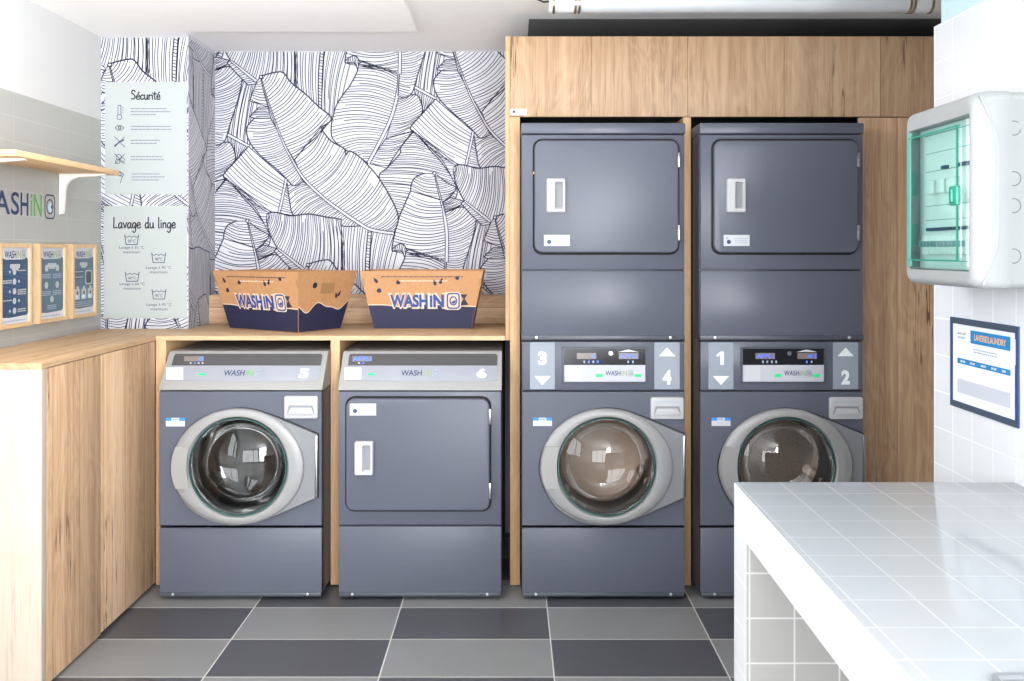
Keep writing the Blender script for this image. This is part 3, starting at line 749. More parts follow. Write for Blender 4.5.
def drawer(root, px0, px1, py0, py1, L):
    fxl = lambda p: (p-L)/PPM; x0, x1, z0, z1 = fxl(px0), fxl(px1), zz(py1), zz(py0); w, h = x1-x0, z1-z0
    mb = MB().prism(FRONT, rrect(x0, z0, x1, z1, .008, 4), 0, .014, offwhite, .004)
    zt = z0+h*.60
    mb.flat(FRONT, [(x0+w*.14, zt), (x1-w*.14, zt), (x1-w*.09, z0+h*.22), (x0+w*.09, z0+h*.22)], groove, .0145)
    mb.prism(FRONT, [(x0+w*.1, z0+h*.2), (x1-w*.1, z0+h*.2), (x1-w*.19, zt-h*.1), (x0+w*.19, zt-h*.1)], .012, .020, offwhite, .004)
    mb.bars(FRONT, x0+w*.12, x1-w*.12, z0+h*.8, .004, grey_p, .0145)
    mb.build('detergent_drawer', root)
def care_label(root, px0, px1, py0, py1, L):
    fxl = lambda p: (p-L)/PPM; x0, x1, z0, z1 = fxl(px0), fxl(px1), zz(py1), zz(py0)
    mb = MB().rect(FRONT, x0, z0, x1, z1, lbl_w, .001); w = x1-x0; hb = (z1-z0)*.36
    mb.rect(FRONT, x0, z1-hb, x0+w*.3, z1, lbl_b, .0014).rect(FRONT, x1-w*.3, z1-hb, x1, z1, lbl_b, .0014)
    mb.bars(FRONT, x0+w*.35, x0+w*.66, z1-hb*.5, .004, lbl_b, .0014)
    mb.build('care_label', root, recalc=False)

def shell(root, z0, z1, name='body', back_only=False, y0=.02):
    mb = MB(); x0, x1 = 0., MW
    v_ = [(x0, y0, z0), (x1, y0, z0), (x1, y0, z1), (x0, y0, z1), (x0, DEP, z0), (x1, DEP, z0), (x1, DEP, z1), (x0, DEP, z1)]
    mb.add(v_, [(0, 4, 7, 3), (1, 2, 6, 5), (3, 7, 6, 2), (0, 1, 5, 4), (4, 5, 6, 7)], paint_dk)
    return mb.build(name, root)

SL = .12; ZP0, ZP1 = .879, 1.027
SLEN = math.hypot(SL, ZP1-ZP0)
def slope_panel(root, Xl, L, num, digits, blue_all, dx):
    """tilted control panel of the two low machines; dx shifts the printed things"""
    D = Vector((0, SL, ZP1-ZP0)).normalized(); Nn = Vector((0, -(ZP1-ZP0), SL)).normalized()
    P = Plane((0, 0, ZP0), (1, 0, 0), tuple(D), tuple(Nn))
    def A(px, b): return (px-CX)*(MY+SL*b)/F-Xl
    def B(py):     # pixel row -> distance up the slope
        lo, hi_ = 0., 1.
        for _ in range(30):
            m_ = (lo+hi_)/2; row = CY+(CH-(ZP0+(ZP1-ZP0)*m_))*F/(MY+SL*m_)
            if row > py: lo = m_
            else: hi_ = m_
        return lo
    mb = MB()
    # wedge body
    W = MW
    sec = [(0, ZP0), (0.0, ZP0+.004), (SL-.01, ZP1-.012), (SL+.005, ZP1), (DEP, ZP1), (DEP, ZP0)]
    vs = [(x, y, z) for x in (0, .006, W-.006, W) for y, z in sec]; n = len(sec); fs = []
    for i in range(3):
        for j in range(n): j2 = (j+1) % n; fs.append((i*n+j, i*n+j2, (i+1)*n+j2, (i+1)*n+j))
    fs += [tuple(range(n)), tuple(3*n+j for j in range(n))]
    mb.add(vs, fs, silver)
    cpn = mb.build('control_panel', root, label='silver tilted control panel')
    s = SLEN
    def quad(x0, x1, y0, y1, m, h, r=.006):
        b0, b1 = B(y1), B(y0); pts = [(A(x0, b0), b0*s), (A(x1, b0), b0*s), (A(x1, b1), b1*s), (A(x0, b1), b1*s)]
        MBQ.flat(P, pts, m, h); return pts
    h0 = .004
    global MBQ
    MBQ = MB(); b0, b1, bm_ = B(381.3), B(354.), B(366.)
    MBQ.prism(P, rrect(A(168+dx, .3), b0*s, A(319.5+dx, .3), b1*s, .010, 4), -.004, h0, strip_w, .001)
    MBQ.prism(P, [(a_, min(max(b_, bm_*s), 9)) for a_, b_ in rrect(A(168+dx, .3)+.002, bm_*s-.02, A(319.5+dx, .3)-.002, b1*s-.002, .010, 4)], 0, h0+.0012, strip_d)
    h1 = h0+.0018
    quad(184.5+digits[2], 203.9+digits[2], 357, 362, disp_g, h1)
    quad(166.6+dx, 183.6+dx, 368.2, 380.4, lbl_w, h1)
    quad(198.6+digits[3], 205.4+digits[3], 374, 376, led, h1)
    b0, b1 = B(361.7), B(357.4)
    MBQ.text(P, digits[0], A(digits[1], b0), b0*s, A(203.4+digits[2], b0), b1*s, disp_b, h1+.0006, .015)
    for j in range(4 if not blue_all else 2): quad(190.2+digits[2]+j*4, 191.8+digits[2]+j*4, 363, 364.4, lbl_w if j != 1 else disp_b, h1)
    b0, b1 = B(376.4), B(370.8)
    logo(MBQ, P, A(223.5+dx+digits[4], b0), b0*s, A(261.5+dx+digits[4], b0), b1*s, navy, green_p if not blue_all else lime_p, grey_p, h1, .012)
    b0, b1 = B(378.7), B(369.2)
    MBQ.text(P, num, A(298.5+dx, b0), b0*s, A(308.5+dx, b0), b1*s, num_w, h1, .05)
    MBQ.build('control_display', cpn, recalc=False)

# --- washer 5
L5, L6 = 158.7, 338.1
X5, X6 = fx(L5, MY), fx(L6, MY)
m5 = thing('washing_machine', 'low front-loading washing machine numbered 5, under the worktop beside the oak cabinet', 'washing machine', (X5, MY, 0))
shell(m5, .03, .878)
slope_panel(m5, X5, L5, '5', ('0', 199.6, 0, 0, 0), False, 0)
washer_front(m5, 240, L5, drum_dark, bowl_dark, zz(391.5))
drawer(m5, 284.8, 318.4, 395.8, 418.2, L5)
care_label(m5, 165.9, 185, 417.8, 426.4, L5)
# --- dryer 6
m6 = thing('tumble_dryer', 'low tumble dryer numbered 6 with a square grey door, under the worktop', 'tumble dryer', (X6, MY, 0))
MB().box(0, MW, .02, DEP, .03, .878, paint_dk, .004).build('body', m6)
slope_panel(m6, X6, L6, '6', ('APPL1', 354.2-1.2, 168.2, 169.2, -.5), True, 178)
MB().box(.002, MW-.002, 0, .021, zz(524.8), zz(391.5), paint, .004).build('front_panel', m6)
mb = MB().box(.002, MW-.002, 0, .02, zz(592.8), zz(526.6), paint, .003); mb.box(.004, MW-.004, -.004, .02, zz(596.4), zz(592.4), paint_dk, .003)
kp = mb.build('kick_panel', m6)
for sx in (.06, MW-.06): MB().prism(FRONT, circ(sx, zz(594), .006, 12), .002, .008, screw_m, .002).build('screw', kp)
for sx in (.07, MW-.07):
    for sy in (.08, DEP-.06): MB().prism(Plane((sx, sy, 0), (1, 0, 0), (0, 1, 0), (0, 0, 1)), circ(0, 0, .022, 14), 0, .021, black).build('foot', m6)
dryer_door(m6, 346.2, 490.4, 397.4, 510, L6, (355.9, 374.5, 439.8, 473.2), (350.8, 377, 402.6, 414.4), ((408, 424), (481.6, 497.5)))

# --- stacked washer-dryers
def stack(label, Lpx, left, right, d_left, d_right, drum, bowl, blue_side, grp):
    X = fx(Lpx, MY)
    r = thing('stacked_washer_dryer', label, 'washer dryer', (X, MY, 0), 0, grp)
    L = 521.5      # reference pixels are those of the nearer stack
    fxl = lambda p: (p-L)/PPM
    shell(r, .03, 1.086, 'washer_body')
    washer_front(r, 606, L, drum, bowl, zz(391.8))
    drawer(r, 650.3, 683.4, 397, 418.8, L)
    care_label(r, 533, 552, 417.6, 426, L)
    fas = MB().box(.002, MW-.002, 0, .021, zz(390.6), zz(341.5), paint, .004).build('control_panel', r)
    for (p0, p1, up, nm, t) in ((530, 554.8, False, left, 0), (654.4, 679.6, True, right, 1)):
        mb = MB().prism(FRONT, rrect(fxl(p0), zz(389.2), fxl(p1), zz(342.4), .004, 3), 0, .0015, plate_bl)
        c = fxl((p0+p1)/2)
        zt = (352.5, 364.8) if not up else (371, 384.5)
        a_ = .019
        if nm == '1':
            za, zb = zz(zt[1]), zz(zt[0]-1); e_ = zb-za
            mb.flat(FRONT, [(c-.003, za), (c+.012, za), (c+.012, zb), (c-.001, zb), (c-.018, zb-e_*.2), (c-.018, zb-e_*.4), (c-.003, zb-e_*.27)], num_w, .002)
        else: mb.text(FRONT, nm, c-a_*.95, zz(zt[1]), c+a_*.95, zz(zt[0]-1), num_w, .002, .05)
        if up: mb.flat(FRONT, [(c-.034, zz(356.2)), (c+.034, zz(356.2)), (c, zz(347.4))], num_w, .002)
        else: mb.flat(FRONT, [(c-.034, zz(376)), (c, zz(385)), (c+.034, zz(376))], num_w, .002)
        mb.build('number_plate', fas, recalc=False)
    mb = MB().loops(FRONT, [(rrect(fxl(561.8), zz(383.2), fxl(647.2), zz(346.8), .004, 3), 0), (rrect(fxl(562.4), zz(382.6), fxl(646.6), zz(347.4), .004, 3), .005), (rrect(fxl(564), zz(381.8), fxl(645.4), zz(348.6), .003, 3), .005), (rrect(fxl(564.2), zz(381.6), fxl(645.2), zz(348.8), .003, 3), .001)], paint_dk)
    mb.rect(FRONT, fxl(564.2), zz(365), fxl(645.2), zz(348.8), panel_bk, .0012).rect(FRONT, fxl(564.2), zz(381.6), fxl(645.2), zz(365), strip_u, .0012)
    h = .0018
    for (p0, p1, t, full) in ((576.9, 596.2, d_left[0], d_left[1]), (618.8, 638.4, d_right[0], d_right[1])):
        mb.rect(FRONT, fxl(p0), zz(358.9), fxl(p1), zz(353), disp_g, h)
        s0 = p0+1 if full else p1-5*len(t)
        mb.text(FRONT, t, fxl(s0), zz(358.1), fxl(p1-1), zz(354), disp_b, h+.0005, .0)
    mb.rect(FRONT, fxl(565.6), zz(380.6), fxl(581.8), zz(365.6), lbl_w, h)
    mb.flat(FRONT, circ(fxl(610.8), zz(353.4), .009, 16), chrome, h)
    mb.flat(FRONT, [(fxl(617.5), zz(352)), (fxl(638.5), zz(352)), (fxl(632), zz(350.2)), (fxl(628.3), zz(349.4)), (fxl(624.5), zz(350.2))], lbl_w, h)
    for p in (583.5, 588, 592.5, 596.8): mb.rect(FRONT, fxl(p), zz(363), fxl(p+1.6), zz(360.6), disp_b if p in (588, 596.8) and blue_side == 0 else grey_p, h)
    for p in (627.4, 632.2): mb.rect(FRONT, fxl(p), zz(363), fxl(p+1.6), zz(360.6), disp_b if blue_side == 1 and p < 630 else grey_p, h)
    for p in (595.8, 634.6): mb.rect(FRONT, fxl(p), zz(377), fxl(p+6.6), zz(374), led, h)
    logo(mb, FRONT, fxl(605.5), zz(375.6), fxl(633), zz(370.6), navy, lime_p, grey_p, h, .012)
    mb.build('control_display', fas, recalc=False)
    # dryer above
    MB().box(0, MW, .02, DEP, 1.088, 1.95, paint_dk, .004).build('dryer_body', r)
    mb = MB().box(.002, MW-.002, 0, .02, zz(335.8), zz(271), paint, .003); mb.box(.0, MW, -.006, .02, zz(340.4), zz(335), paint_dk, .004)
    lp = mb.build('dryer_lower_panel', r)
    for sx in (.062, MW-.062): MB().prism(FRONT, circ(sx, zz(337.4), .0065, 12), .005, .011, screw_m, .002).build('screw', lp)
    MB().box(.002, MW-.002, 0, .021, zz(269.6), zz(134.8), paint, .004).build('dryer_front_panel', r)
    MB().box(-.002, MW+.002, -.004, DEP, zz(133.8), zz(122.9), paint, .006).build('top_cap', r)
    d_ = dryer_door(r, 533.6, 678.3, 140.2, 253.4, L, (546.3, 565, 179, 212.8), (543.8, 569.5, 235, 246), ((152.9, 167.7), (225, 241)))
    return r
GRP = 'stacked washer-dryers in the oak housing'
s34 = stack('stacked washer-dryer with number plates 3 and 4, next to the oak upright', 521.5, '3', '4', ('6', False), ('APPL1', True), drum_warm, bowl_clear, 0, GRP)
s12 = stack('stacked washer-dryer with number plates 1 and 2, half behind the white tiled table', 700.0, '1', '2', ('APPL1', True), ('41', False), drum_mid, bowl_clear, 1, GRP)
MB().box(fx(533, MY)-X5*0-s34.location.x, fx(535.4, MY)-s34.location.x, -.004, -.001, zz(174.2), zz(171.8), yellow).build('lock_tab', s34, label='small yellow tab in the door gap')

# ------------------------------------------------------------------ worktop, cabinet, oak housing
OY = 3.92; WT = 1.09; WB = 1.071
PT = Plane((0, 0, 0), (1, 0, 0), (0, 1, 0), (0, 0, 1))
wt = thing('worktop', 'L-shaped pale oak worktop running over the cabinet and machines 5 and 6', 'worktop', (-1.55, OY, WT))
def loc(mb, o): mb.v = [(x-o.location.x, y-o.location.y, z-o.location.z) for x, y, z in mb.v]; return mb
mb = MB().prism(PT, [(WX+.001, 2.965), (-1.547, 2.965), (-1.547, OY), (WX+.001, CLY-.002)], WB, WT, oak_top_y, .001)
mb.prism(PT, [(-1.547, OY), (-.026, OY), (-.026, BY-.002), (CLX+.002, BY-.002), (CLX+.002, CLY-.002), (WX+.001, CLY-.002)], WB, WT, oak_top_x, .001)
loc(mb, wt).build('top_board', wt)
for x0, x1, nm in ((-1.547, -1.5035, 'support_panel'), (-.786, -.746, 'support_panel')):
    loc(MB().box(x0, x1, OY, 4.5, .006, WB, oak_edge, .001), wt).build(nm, wt)

bs = MB().box(CLX+.003, -.026, 4.56, BY-.002, WT+.001, 1.2365, wood('oak_ledge', 2, 0, OAK_L, OAK_M, OAK_D, .083, 1.09), .001)
tag(bs.build('backsplash'), 'low oak ledge along the wall behind the two cardboard boxes', 'ledge')

cab = thing('base_cabinet', 'tall-fronted oak base cabinet along the left wall, under the worktop', 'cabinet', (-1.75, 3.4, 0))
loc(MB().box(WX+.002, -1.548, 2.966, 2.999, .006, WB-.001, oak_overlit, .001), cab).build('end_panel', cab)
for y0, y1, z0 in ((3.003, 3.398, .012), (3.4, OY-.004, .018)):
    loc(MB().box(-1.566, -1.548, y0, y1, z0, WB-.003, oak_side, .0012), cab).build('cabinet_door', cab)
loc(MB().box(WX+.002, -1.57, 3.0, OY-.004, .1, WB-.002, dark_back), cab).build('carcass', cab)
loc(MB().box(WX+.002, -1.60, 3.0, OY-.004, 0, .1, black), cab).build('plinth', cab)

hs = thing('machine_housing', 'tall oak housing around the two stacked washer-dryers', 'cabinet', (.9, OY, 0))
loc(MB().box(-.024, -.0045, OY, BY-.003, WB, 2.395, oak_edge, .001), hs).build('side_panel', hs)
loc(MB().box(-.004, .039, OY, 4.6, .004, 2.043, oak_edge, .001), hs).build('upright', hs)
loc(MB().box(.75, .784, OY, 4.6, .004, 2.043, oak_edge, .001), hs).build('upright', hs)
oak_r = wood('oak_tall_panel', 0, 2, OAK_L, OAK_M, OAK_D, .42, 1.62)
loc(MB().box(1.515, 2.235, OY, OY+.02, .004, 2.041, oak_r, .001), hs).build('tall_panel', hs)
loc(MB().box(-.004, 2.235, OY, OY+.02, 2.045, 2.395, oak_front, .001), hs).build('upper_panel', hs)
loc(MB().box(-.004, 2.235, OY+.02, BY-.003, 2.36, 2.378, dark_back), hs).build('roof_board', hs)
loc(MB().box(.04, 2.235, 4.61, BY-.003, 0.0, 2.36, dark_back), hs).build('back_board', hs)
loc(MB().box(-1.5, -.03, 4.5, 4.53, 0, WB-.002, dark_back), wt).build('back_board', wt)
# small white label on the housing corner
PO = Plane((0, OY, 0), (1, 0, 0), (0, 0, 1), (0, -1, 0))
mb = MB().prism(PO, rrect(fx(510.2, OY), fz(115.2, OY), fx(526.5, OY), fz(109, OY), .004, 3), .0002, .0015, lbl_w)
mb.flat(PO, circ(fx(514, OY), fz(111.8, OY), .0065, 14), navy, .0018).bars(PO, fx(518, OY), fx(525, OY), fz(112.5, OY), .004, grey_p, .0018)
tag(mb.build('housing_label', recalc=False), 'small white label with a dark dot on the corner of the oak housing', 'label')

# ------------------------------------------------------------------ cardboard boxes
kraft = NT('corrugated_card'); q, ob = kraft.xyz()
kraft.link(kraft.mix(kraft.noise(ob, 60, 4), lin(166, 122, 82), lin(186, 140, 98)), kraft.b.inputs['Base Color']); kraft.b.inputs['Roughness'].default_value = .75
kraft = kraft.m
kraft_e = pm('card_edge', (150, 105, 62), .8)
box_navy = pm('box_navy_print', (26, 30, 62), .6)
box_blue = pm('box_blue_letter', (34, 68, 136), .6)
cream = pm('box_cream_outline', (206, 186, 164), .6)
box_text = pm('box_small_text', (96, 70, 80), .6)
tape = pm('brown_tape', (150, 118, 78), .5)
BW, BD, BH, FL = .46, .268, .273, .056      # base width, depth, height, flare
def card_box(label, loc_, rz, tape_on):
    r = thing('cardboard_box', label, 'box', loc_, rz, 'flared cardboard boxes on the worktop')
    SLW = math.hypot(BH, FL)
    def face(nm, wb, o, u, out):
        wt_ = wb+2*FL
        v = (Vector(out)*FL+Vector((0, 0, BH))).normalized(); n = Vector(u).cross(v)
        if n.dot(Vector(out)) < 0: n = -n
        P = Plane(o, u, tuple(v), tuple(n)); mb = MB()
        mb.prism(P, [(-wb/2, 0), (wb/2, 0), (wt_/2, SLW), (-wt_/2, SLW)], -.005, 0, kraft)
        half = lambda b_: wb/2+FL*b_/SLW-.001
        def wave(base, amp, m, h, ph, extra=0.):
            pts = []
            for i in range(33):
                t = -1+2*i/32; b_ = base+extra+amp*math.sin(ph+t*5.2)+amp*.5*math.sin(ph*2+t*9)
                pts.append((t*half(b_), b_))
            mb.flat(P, [(-half(.001), .001), (half(.001), .001)]+pts[::-1], m, h)
        big = nm in ('front_panel', 'back_panel')
        base = SLW*.40
        wave(base, .006 if big else .017, cream, .0004, .5 if big else 2.2, .005); wave(base, .006 if big else .017, box_navy, .0007, .5 if big else 2.2)
        dots = ((-.2, .185, .011), (-.11, .225, .010), (.165, .245, .009)) if big else ((-.075, .215, .014),)
        for x, b_, rr in dots: mb.flat(P, circ(x, b_, rr, 16), box_navy, .0006)
        for x, b_, a_ in (((-.215, .235, 2.2), (.06, .225, 1.8), (.09, .232, 1.1)) if big else ((.07, .165, 1.9), (.09, .172, 1.05))):
            c_, s_ = math.cos(a_), math.sin(a_); L_ = .015
            mb.flat(P, [(x+c_*L_*p-s_*w_*L_, b_+s_*L_*p+c_*w_*L_) for p, w_ in ((-1, .25), (-.6, .5), (0, .45), (1.1, 0), (0, -.45), (-.6, -.5), (-1, -.25))], box_navy, .0006)
        if big:
            a0, a1, b0, b1 = -.150, .165, SLW*.375, SLW*.60
            mb.text(P, 'WASHiN', a0-.008, b0-.008, a0+(a1-a0)*.79+.008, b1+.008, cream, .001, .07)
            cx_ = a1-.024; cz_ = (b0+b1)/2
            mb.flat(P, rrect(cx_-.04, cz_-.043, cx_+.04, cz_+.043, .014, 3), cream, .001)
            logo(mb, P, a0, b0, a1+.008, b1, box_blue, box_blue, box_blue, .0014, .042)
            mb.flat(P, [(a1+.008, SLW*.40), (a1+.052, SLW*.42), (a1+.034, SLW*.52), (a1+.046, SLW*.60), (a1+.012, SLW*.60), (a1+.028, SLW*.52)], box_navy, .0009)
            mb.bars(P, -.19, .20, SLW-.027, .005, box_text, .0006); mb.bars(P, -.11, .12, SLW-.047, .0045, cream, .0006)
            for s_ in (-1, 1): mb.rect(P, s_*(half(.24)-.006)-.006, .205, s_*(half(.24)-.006)+.006, .245, tape, .0005)
        elif tape_on: mb.rect(P, -.035, .175, .05, .225, tape, .0012)
        mb.build(nm, r)
    face('front_panel', BW, (0, -BD/2, .003), (1, 0, 0), (0, -1, 0))
    face('back_panel', BW, (0, BD/2, .003), (-1, 0, 0), (0, 1, 0))
    face('side_panel', BD, (BW/2, 0, .003), (0, 1, 0), (1, 0, 0))
    face('side_panel', BD, (-BW/2, 0, .003), (0, -1, 0), (-1, 0, 0))
    MB().box(-BW/2+.002, BW/2-.002, -BD/2+.002, BD/2-.002, .0, .006, kraft).build('base', r)
    return r
y2 = 4.235; xc2 = fx((373+472.5)/2, y2)
card_box('flared cardboard box printed WASHiN, square-on beside the oak upright', (xc2, y2+BD/2, WT+.001), 0, False)
ang = math.radians(-33)
cor = Vector((fx(298.4, 4.036), 4.036, 0)); du = Vector((math.cos(ang), math.sin(ang), 0)); dv = Vector((-math.sin(ang), math.cos(ang), 0))
cen = cor-du*BW/2+dv*BD/2
card_box('flared cardboard box printed WASHiN, turned to show a taped side', (cen.x, cen.y, WT+.001), ang, True)

# ------------------------------------------------------------------ left wall: shelf, logo, framed notices
sf = thing('wall_shelf', 'pale wooden wall shelf on white brackets, above the framed notices', 'shelf', (WX, 3.57, 1.794))
loc(MB().box(WX+.001, -1.735, 3.157, 3.987, 1.794, 1.816, beech, .0015), sf).build('shelf_board', sf)
for y in (3.245, 3.89):
    mb = MB(); P = Plane((WX+.001, y, 0), (1, 0, 0), (0, 0, 1), (0, -1, 0))
    pts = [(0, 1.794), (.195, 1.794), (.197, 1.787), (.075, 1.778), (.045, 1.766), (.028, 1.745), (.022, 1.72), (.016, 1.635), (.012, 1.622), (0, 1.618)]
    mb.prism(P, pts, -.011, .011, white_metal, .003)
    mb.prism(Plane((WX+.001, y, 0), (0, 1, 0), (0, 0, 1), (1, 0, 0)), circ(0, 1.632, .005, 10), .012, .016, screw_m)
    loc(mb, sf).build('bracket', sf)
PW = Plane((WX, 0, 0), (0, 1, 0), (0, 0, 1), (1, 0, 0))
mb = MB()
H0, H1 = 1.602, 1.692; hh = .0012
def ltr(t, y0, y1, m): mb.text(PW, t, y0, H0, y1, H1, m, hh, .012)
ltr('W', 3.285, 3.40, navy); ltr('A', 3.392, 3.502, navy); ltr('S', 3.508, 3.566, navy); ltr('H', 3.576, 3.634, navy)
ltr('i', 3.652, 3.664, green_p); ltr('N', 3.676, 3.738, green_p)
mb.stroke(PW, rrect(3.764, H0-.004, 3.844, H1+.004, .02, 4), .006, navy, hh, True); mb.stroke(PW, circ(3.804, (H0+H1)/2, .026, 24, .030), .005, navy, hh, True)
pale_b = pm('pale_blue_print', (176, 204, 226), .5)
mb.flat(PW, circ(3.806, (H0+H1)/2-.004, .017, 20, .02), pale_b, hh); mb.flat(PW, circ(3.818, (H0+H1)/2, .006, 10, .009), navy, hh+.0004)
tag(mb.build('wall_lettering', recalc=False), 'WASHiN lettering in navy and green on the grey tiles under the shelf', 'lettering')

slate = pm('notice_slate_blue', (70, 96, 114), .35); deep = pm('notice_deep_blue', (40, 68, 100), .35)
curve_b = pm('notice_wave_blue', (52, 92, 130), .35)
teal_d = pm('notice_dark', (50, 62, 66), .4)
def notice(label, y0, kind):
    y1 = y0+.229; z0, z1 = 1.162, 1.49; T = .027
    r = thing('framed_notice', label, 'notice', (WX, (y0+y1)/2, z0), 0, 'framed notices under the wall shelf')
    b = .016; P = PW
    mb = MB()
    o = [(y0, z0), (y1, z0), (y1, z1), (y0, z1)]; i = [(y0+b, z0+b), (y1-b, z0+b), (y1-b, z1-b), (y0+b, z1-b)]
    mb.loops(P, [(o, .001), (o, T-.001), (offset_poly(o, .001), T), (i, T), (i, T-.008)], beech_v)
    loc(mb, r).build('frame', r)
    h = T-.008; mb = MB().rect(P, y0+b, z0+b, y1-b, z1-b, lbl_w, h)
    a0, a1, c0, c1 = y0+b+.004, y1-b-.004, z0+b, z1-b
    bg = deep if kind == 0 else slate; h += .0004
    W = a1-a0; Z = c1-c0; zt = c1-.047
    mb.flat(P, [(a0, c0+.028), (a0+W*.3, c0+.024), (a1-.01, c0+.028), (a1, c0+.036), (a1, zt), (a1-.01, zt+.008), (a1-W*.2, zt), (a0+W*.15, zt), (a0+.008, zt+.008), (a0, zt)], bg, h)
    logo(mb, P, a0+W*.12, zt+.004, a1-W*.1, zt+.034, navy, lime_p, grey_p, h+.0004, .02)
    mb.bars(P, a0+.01, a1-.02, c0+.011, .006, grey_p, h)
    h += .0005
    mb.flat(P, rrect(a0+W*.31, zt-.034, a0+W*.69, zt-.018, .004, 2), mint, h); mb.flat(P, rrect(a0+W*.37, zt-.042, a0+W*.63, zt-.02, .004, 2), mint, h+.0002)
    ell = lambda u_, v_, s_=1.: mb.flat(P, circ(a0+W*u_, c0+Z*v_, .0125*s_, 18, .0125*s_), mint, h)
    if kind == 0:
        for j in range(9):
            mb.stroke(P, [(a0+W*t, zt-.03-.013*j+.012*math.sin(3*t+j*.4)) for t in [i_/10 for i_ in range(11)]], .0022, curve_b, h-.0003)
        for j in range(5):
            v_ = .68-j*.128; ell(.48, v_)
            s_ = 1 if j % 2 == 0 else -1
            for q_ in range(1+(j % 3)): mb.bars(P, a0+W*(.6 if s_ > 0 else .06), a0+W*(.92 if s_ > 0 else .38), c0+Z*v_+.004-q_*.008, .0045, mint, h)
            mb.flat(P, circ(a0+W*(.48-.17*s_), c0+Z*v_, .006, 12), mint, h)
    elif kind == 1:
        for u_, v_ in ((.27, .71), (.74, .71), (.26, .47), (.73, .47), (.5, .27)):
            ell(u_, v_, 1.15)
            for q_ in range(3): mb.bars(P, a0+W*(u_-.2), a0+W*(u_+.19), c0+Z*v_-.026-q_*.007, .0035, grey_p, h)
    else:
        mb.flat(P, rrect(a0+W*.58, c0+Z*.44, a0+W*.93, c0+Z*.66, .012, 4), mint, h); mb.flat(P, rrect(a0+W*.62, c0+Z*.46, a0+W*.89, c0+Z*.64, .01, 4), teal_d, h+.0003)
        for v_ in (.61, .53): mb.flat(P, rrect(a0+W*.05, c0+Z*v_, a0+W*.5, c0+Z*v_+.018, .003, 2), deep, h); mb.bars(P, a0+W*.08, a0+W*.48, c0+Z*v_+.009, .005, mint, h+.0003)
        for u_ in (.06, .38, .70):
            mb.flat(P, rrect(a0+W*u_, c0+Z*.22, a0+W*(u_+.25), c0+Z*.38, .004, 2), mint, h); mb.flat(P, rrect(a0+W*(u_+.08), c0+Z*.38, a0+W*(u_+.2), c0+Z*.42, .002, 2), mint, h)
            mb.flat(P, rrect(a0+W*(u_+.03), c0+Z*.24, a0+W*(u_+.16), c0+Z*.29, .004, 2), pale_b, h+.0003); mb.flat(P, circ(a0+W*(u_+.13), c0+Z*.32, .008, 14), teal_d, h+.0003)
        for q_ in range(3): mb.bars(P, a0+W*.06, a1-W*.05, c0+Z*(.18-.03*q_), .004, grey_p, h)
    loc(mb, r).build('print', r, recalc=False)
notice('framed deep-blue notice with a single column of five white dots, furthest from the column', 3.388, 0)
notice('framed slate notice with five white dots in two rows and one, middle of three', 3.67, 1)
notice('framed slate notice picturing a card terminal and three bottles, nearest the column', 3.951, 2)

# ------------------------------------------------------------------ right side: notice, distribution board, tiled table
PQ = Plane((RX, 0, 0), (0, -1, 0), (0, 0, 1), (-1, 0, 0))       # a = -Y
fr_b = pm('notice_frame_blue', (38, 60, 112), .45); fr_g = pm('notice_frame_slate', (56, 70, 86), .5)
ban = pm('banner_blue', (14, 118, 176), .6); ora = pm('banner_orange', (226, 176, 110), .6); pale_g = pm('pale_grey_block', (180, 183, 194), .6); paper_n = pm('notice_paper', (212, 214, 217), .6)
ntc = thing('price_notice', 'landscape notice headed LAVERIE/LAUNDRY in a dark blue frame on the white tiles', 'notice', (RX, 2.23, 1.054))
a0, a1, c0, c1 = -2.388, -2.069, 1.052, 1.286
mb = MB(); o = [(a0, c0), (a1, c0), (a1, c1), (a0, c1)]; i = [(a0+.012, c0+.016), (a1-.012, c0+.016), (a1-.012, c1-.016), (a0+.012, c1-.016)]
mb.loops(PQ, [(o, .0005), (o, .005), (i, .005), (i, .003)], fr_b)
for z in (c0+.001, c1-.015): mb.rect(PQ, a0+.002, z, a1-.002, z+.0135, fr_g, .0054)
mb.rect(PQ, a1-.0105, c1-.09, a1-.007, c1-.03, lbl_w, .0056)
loc(mb, ntc).build('frame', ntc)
mb = MB().rect(PQ, a0+.012, c0+.016, a1-.012, c1-.016, paper_n, .003); h = .0036
mb.rect(PQ, -2.285, 1.226, -2.102, 1.259, ban, h); mb.text(PQ, 'LAVERIE/LAUNDRY', -2.266, 1.2345, -2.120, 1.2505, ora, h+.0004, .016)
mb.rect(PQ, -2.352, 1.168, -2.102, 1.182, ban, h)
for u_ in (-2.335, -2.287, -2.234, -2.186, -2.138): mb.bars(PQ, u_, u_+.024, 1.175, .005, lbl_w, h+.0004)
mb.rect(PQ, -2.352, 1.092, -2.102, 1.128, pale_g, h)
for u_, z_ in ((-2.352, 1.246), (-2.35, 1.236)): mb.bars(PQ, u_, u_+.04, z_, .005, grey_p, h)
mb.flat(PQ, circ(-2.310, 1.248, .004, 12), ora, h+.0003)
for z_ in (1.212, 1.205): mb.bars(PQ, -2.27, -2.16, z_, .003, grey_p, h)
loc(mb, ntc).build('print', ntc, recalc=False)

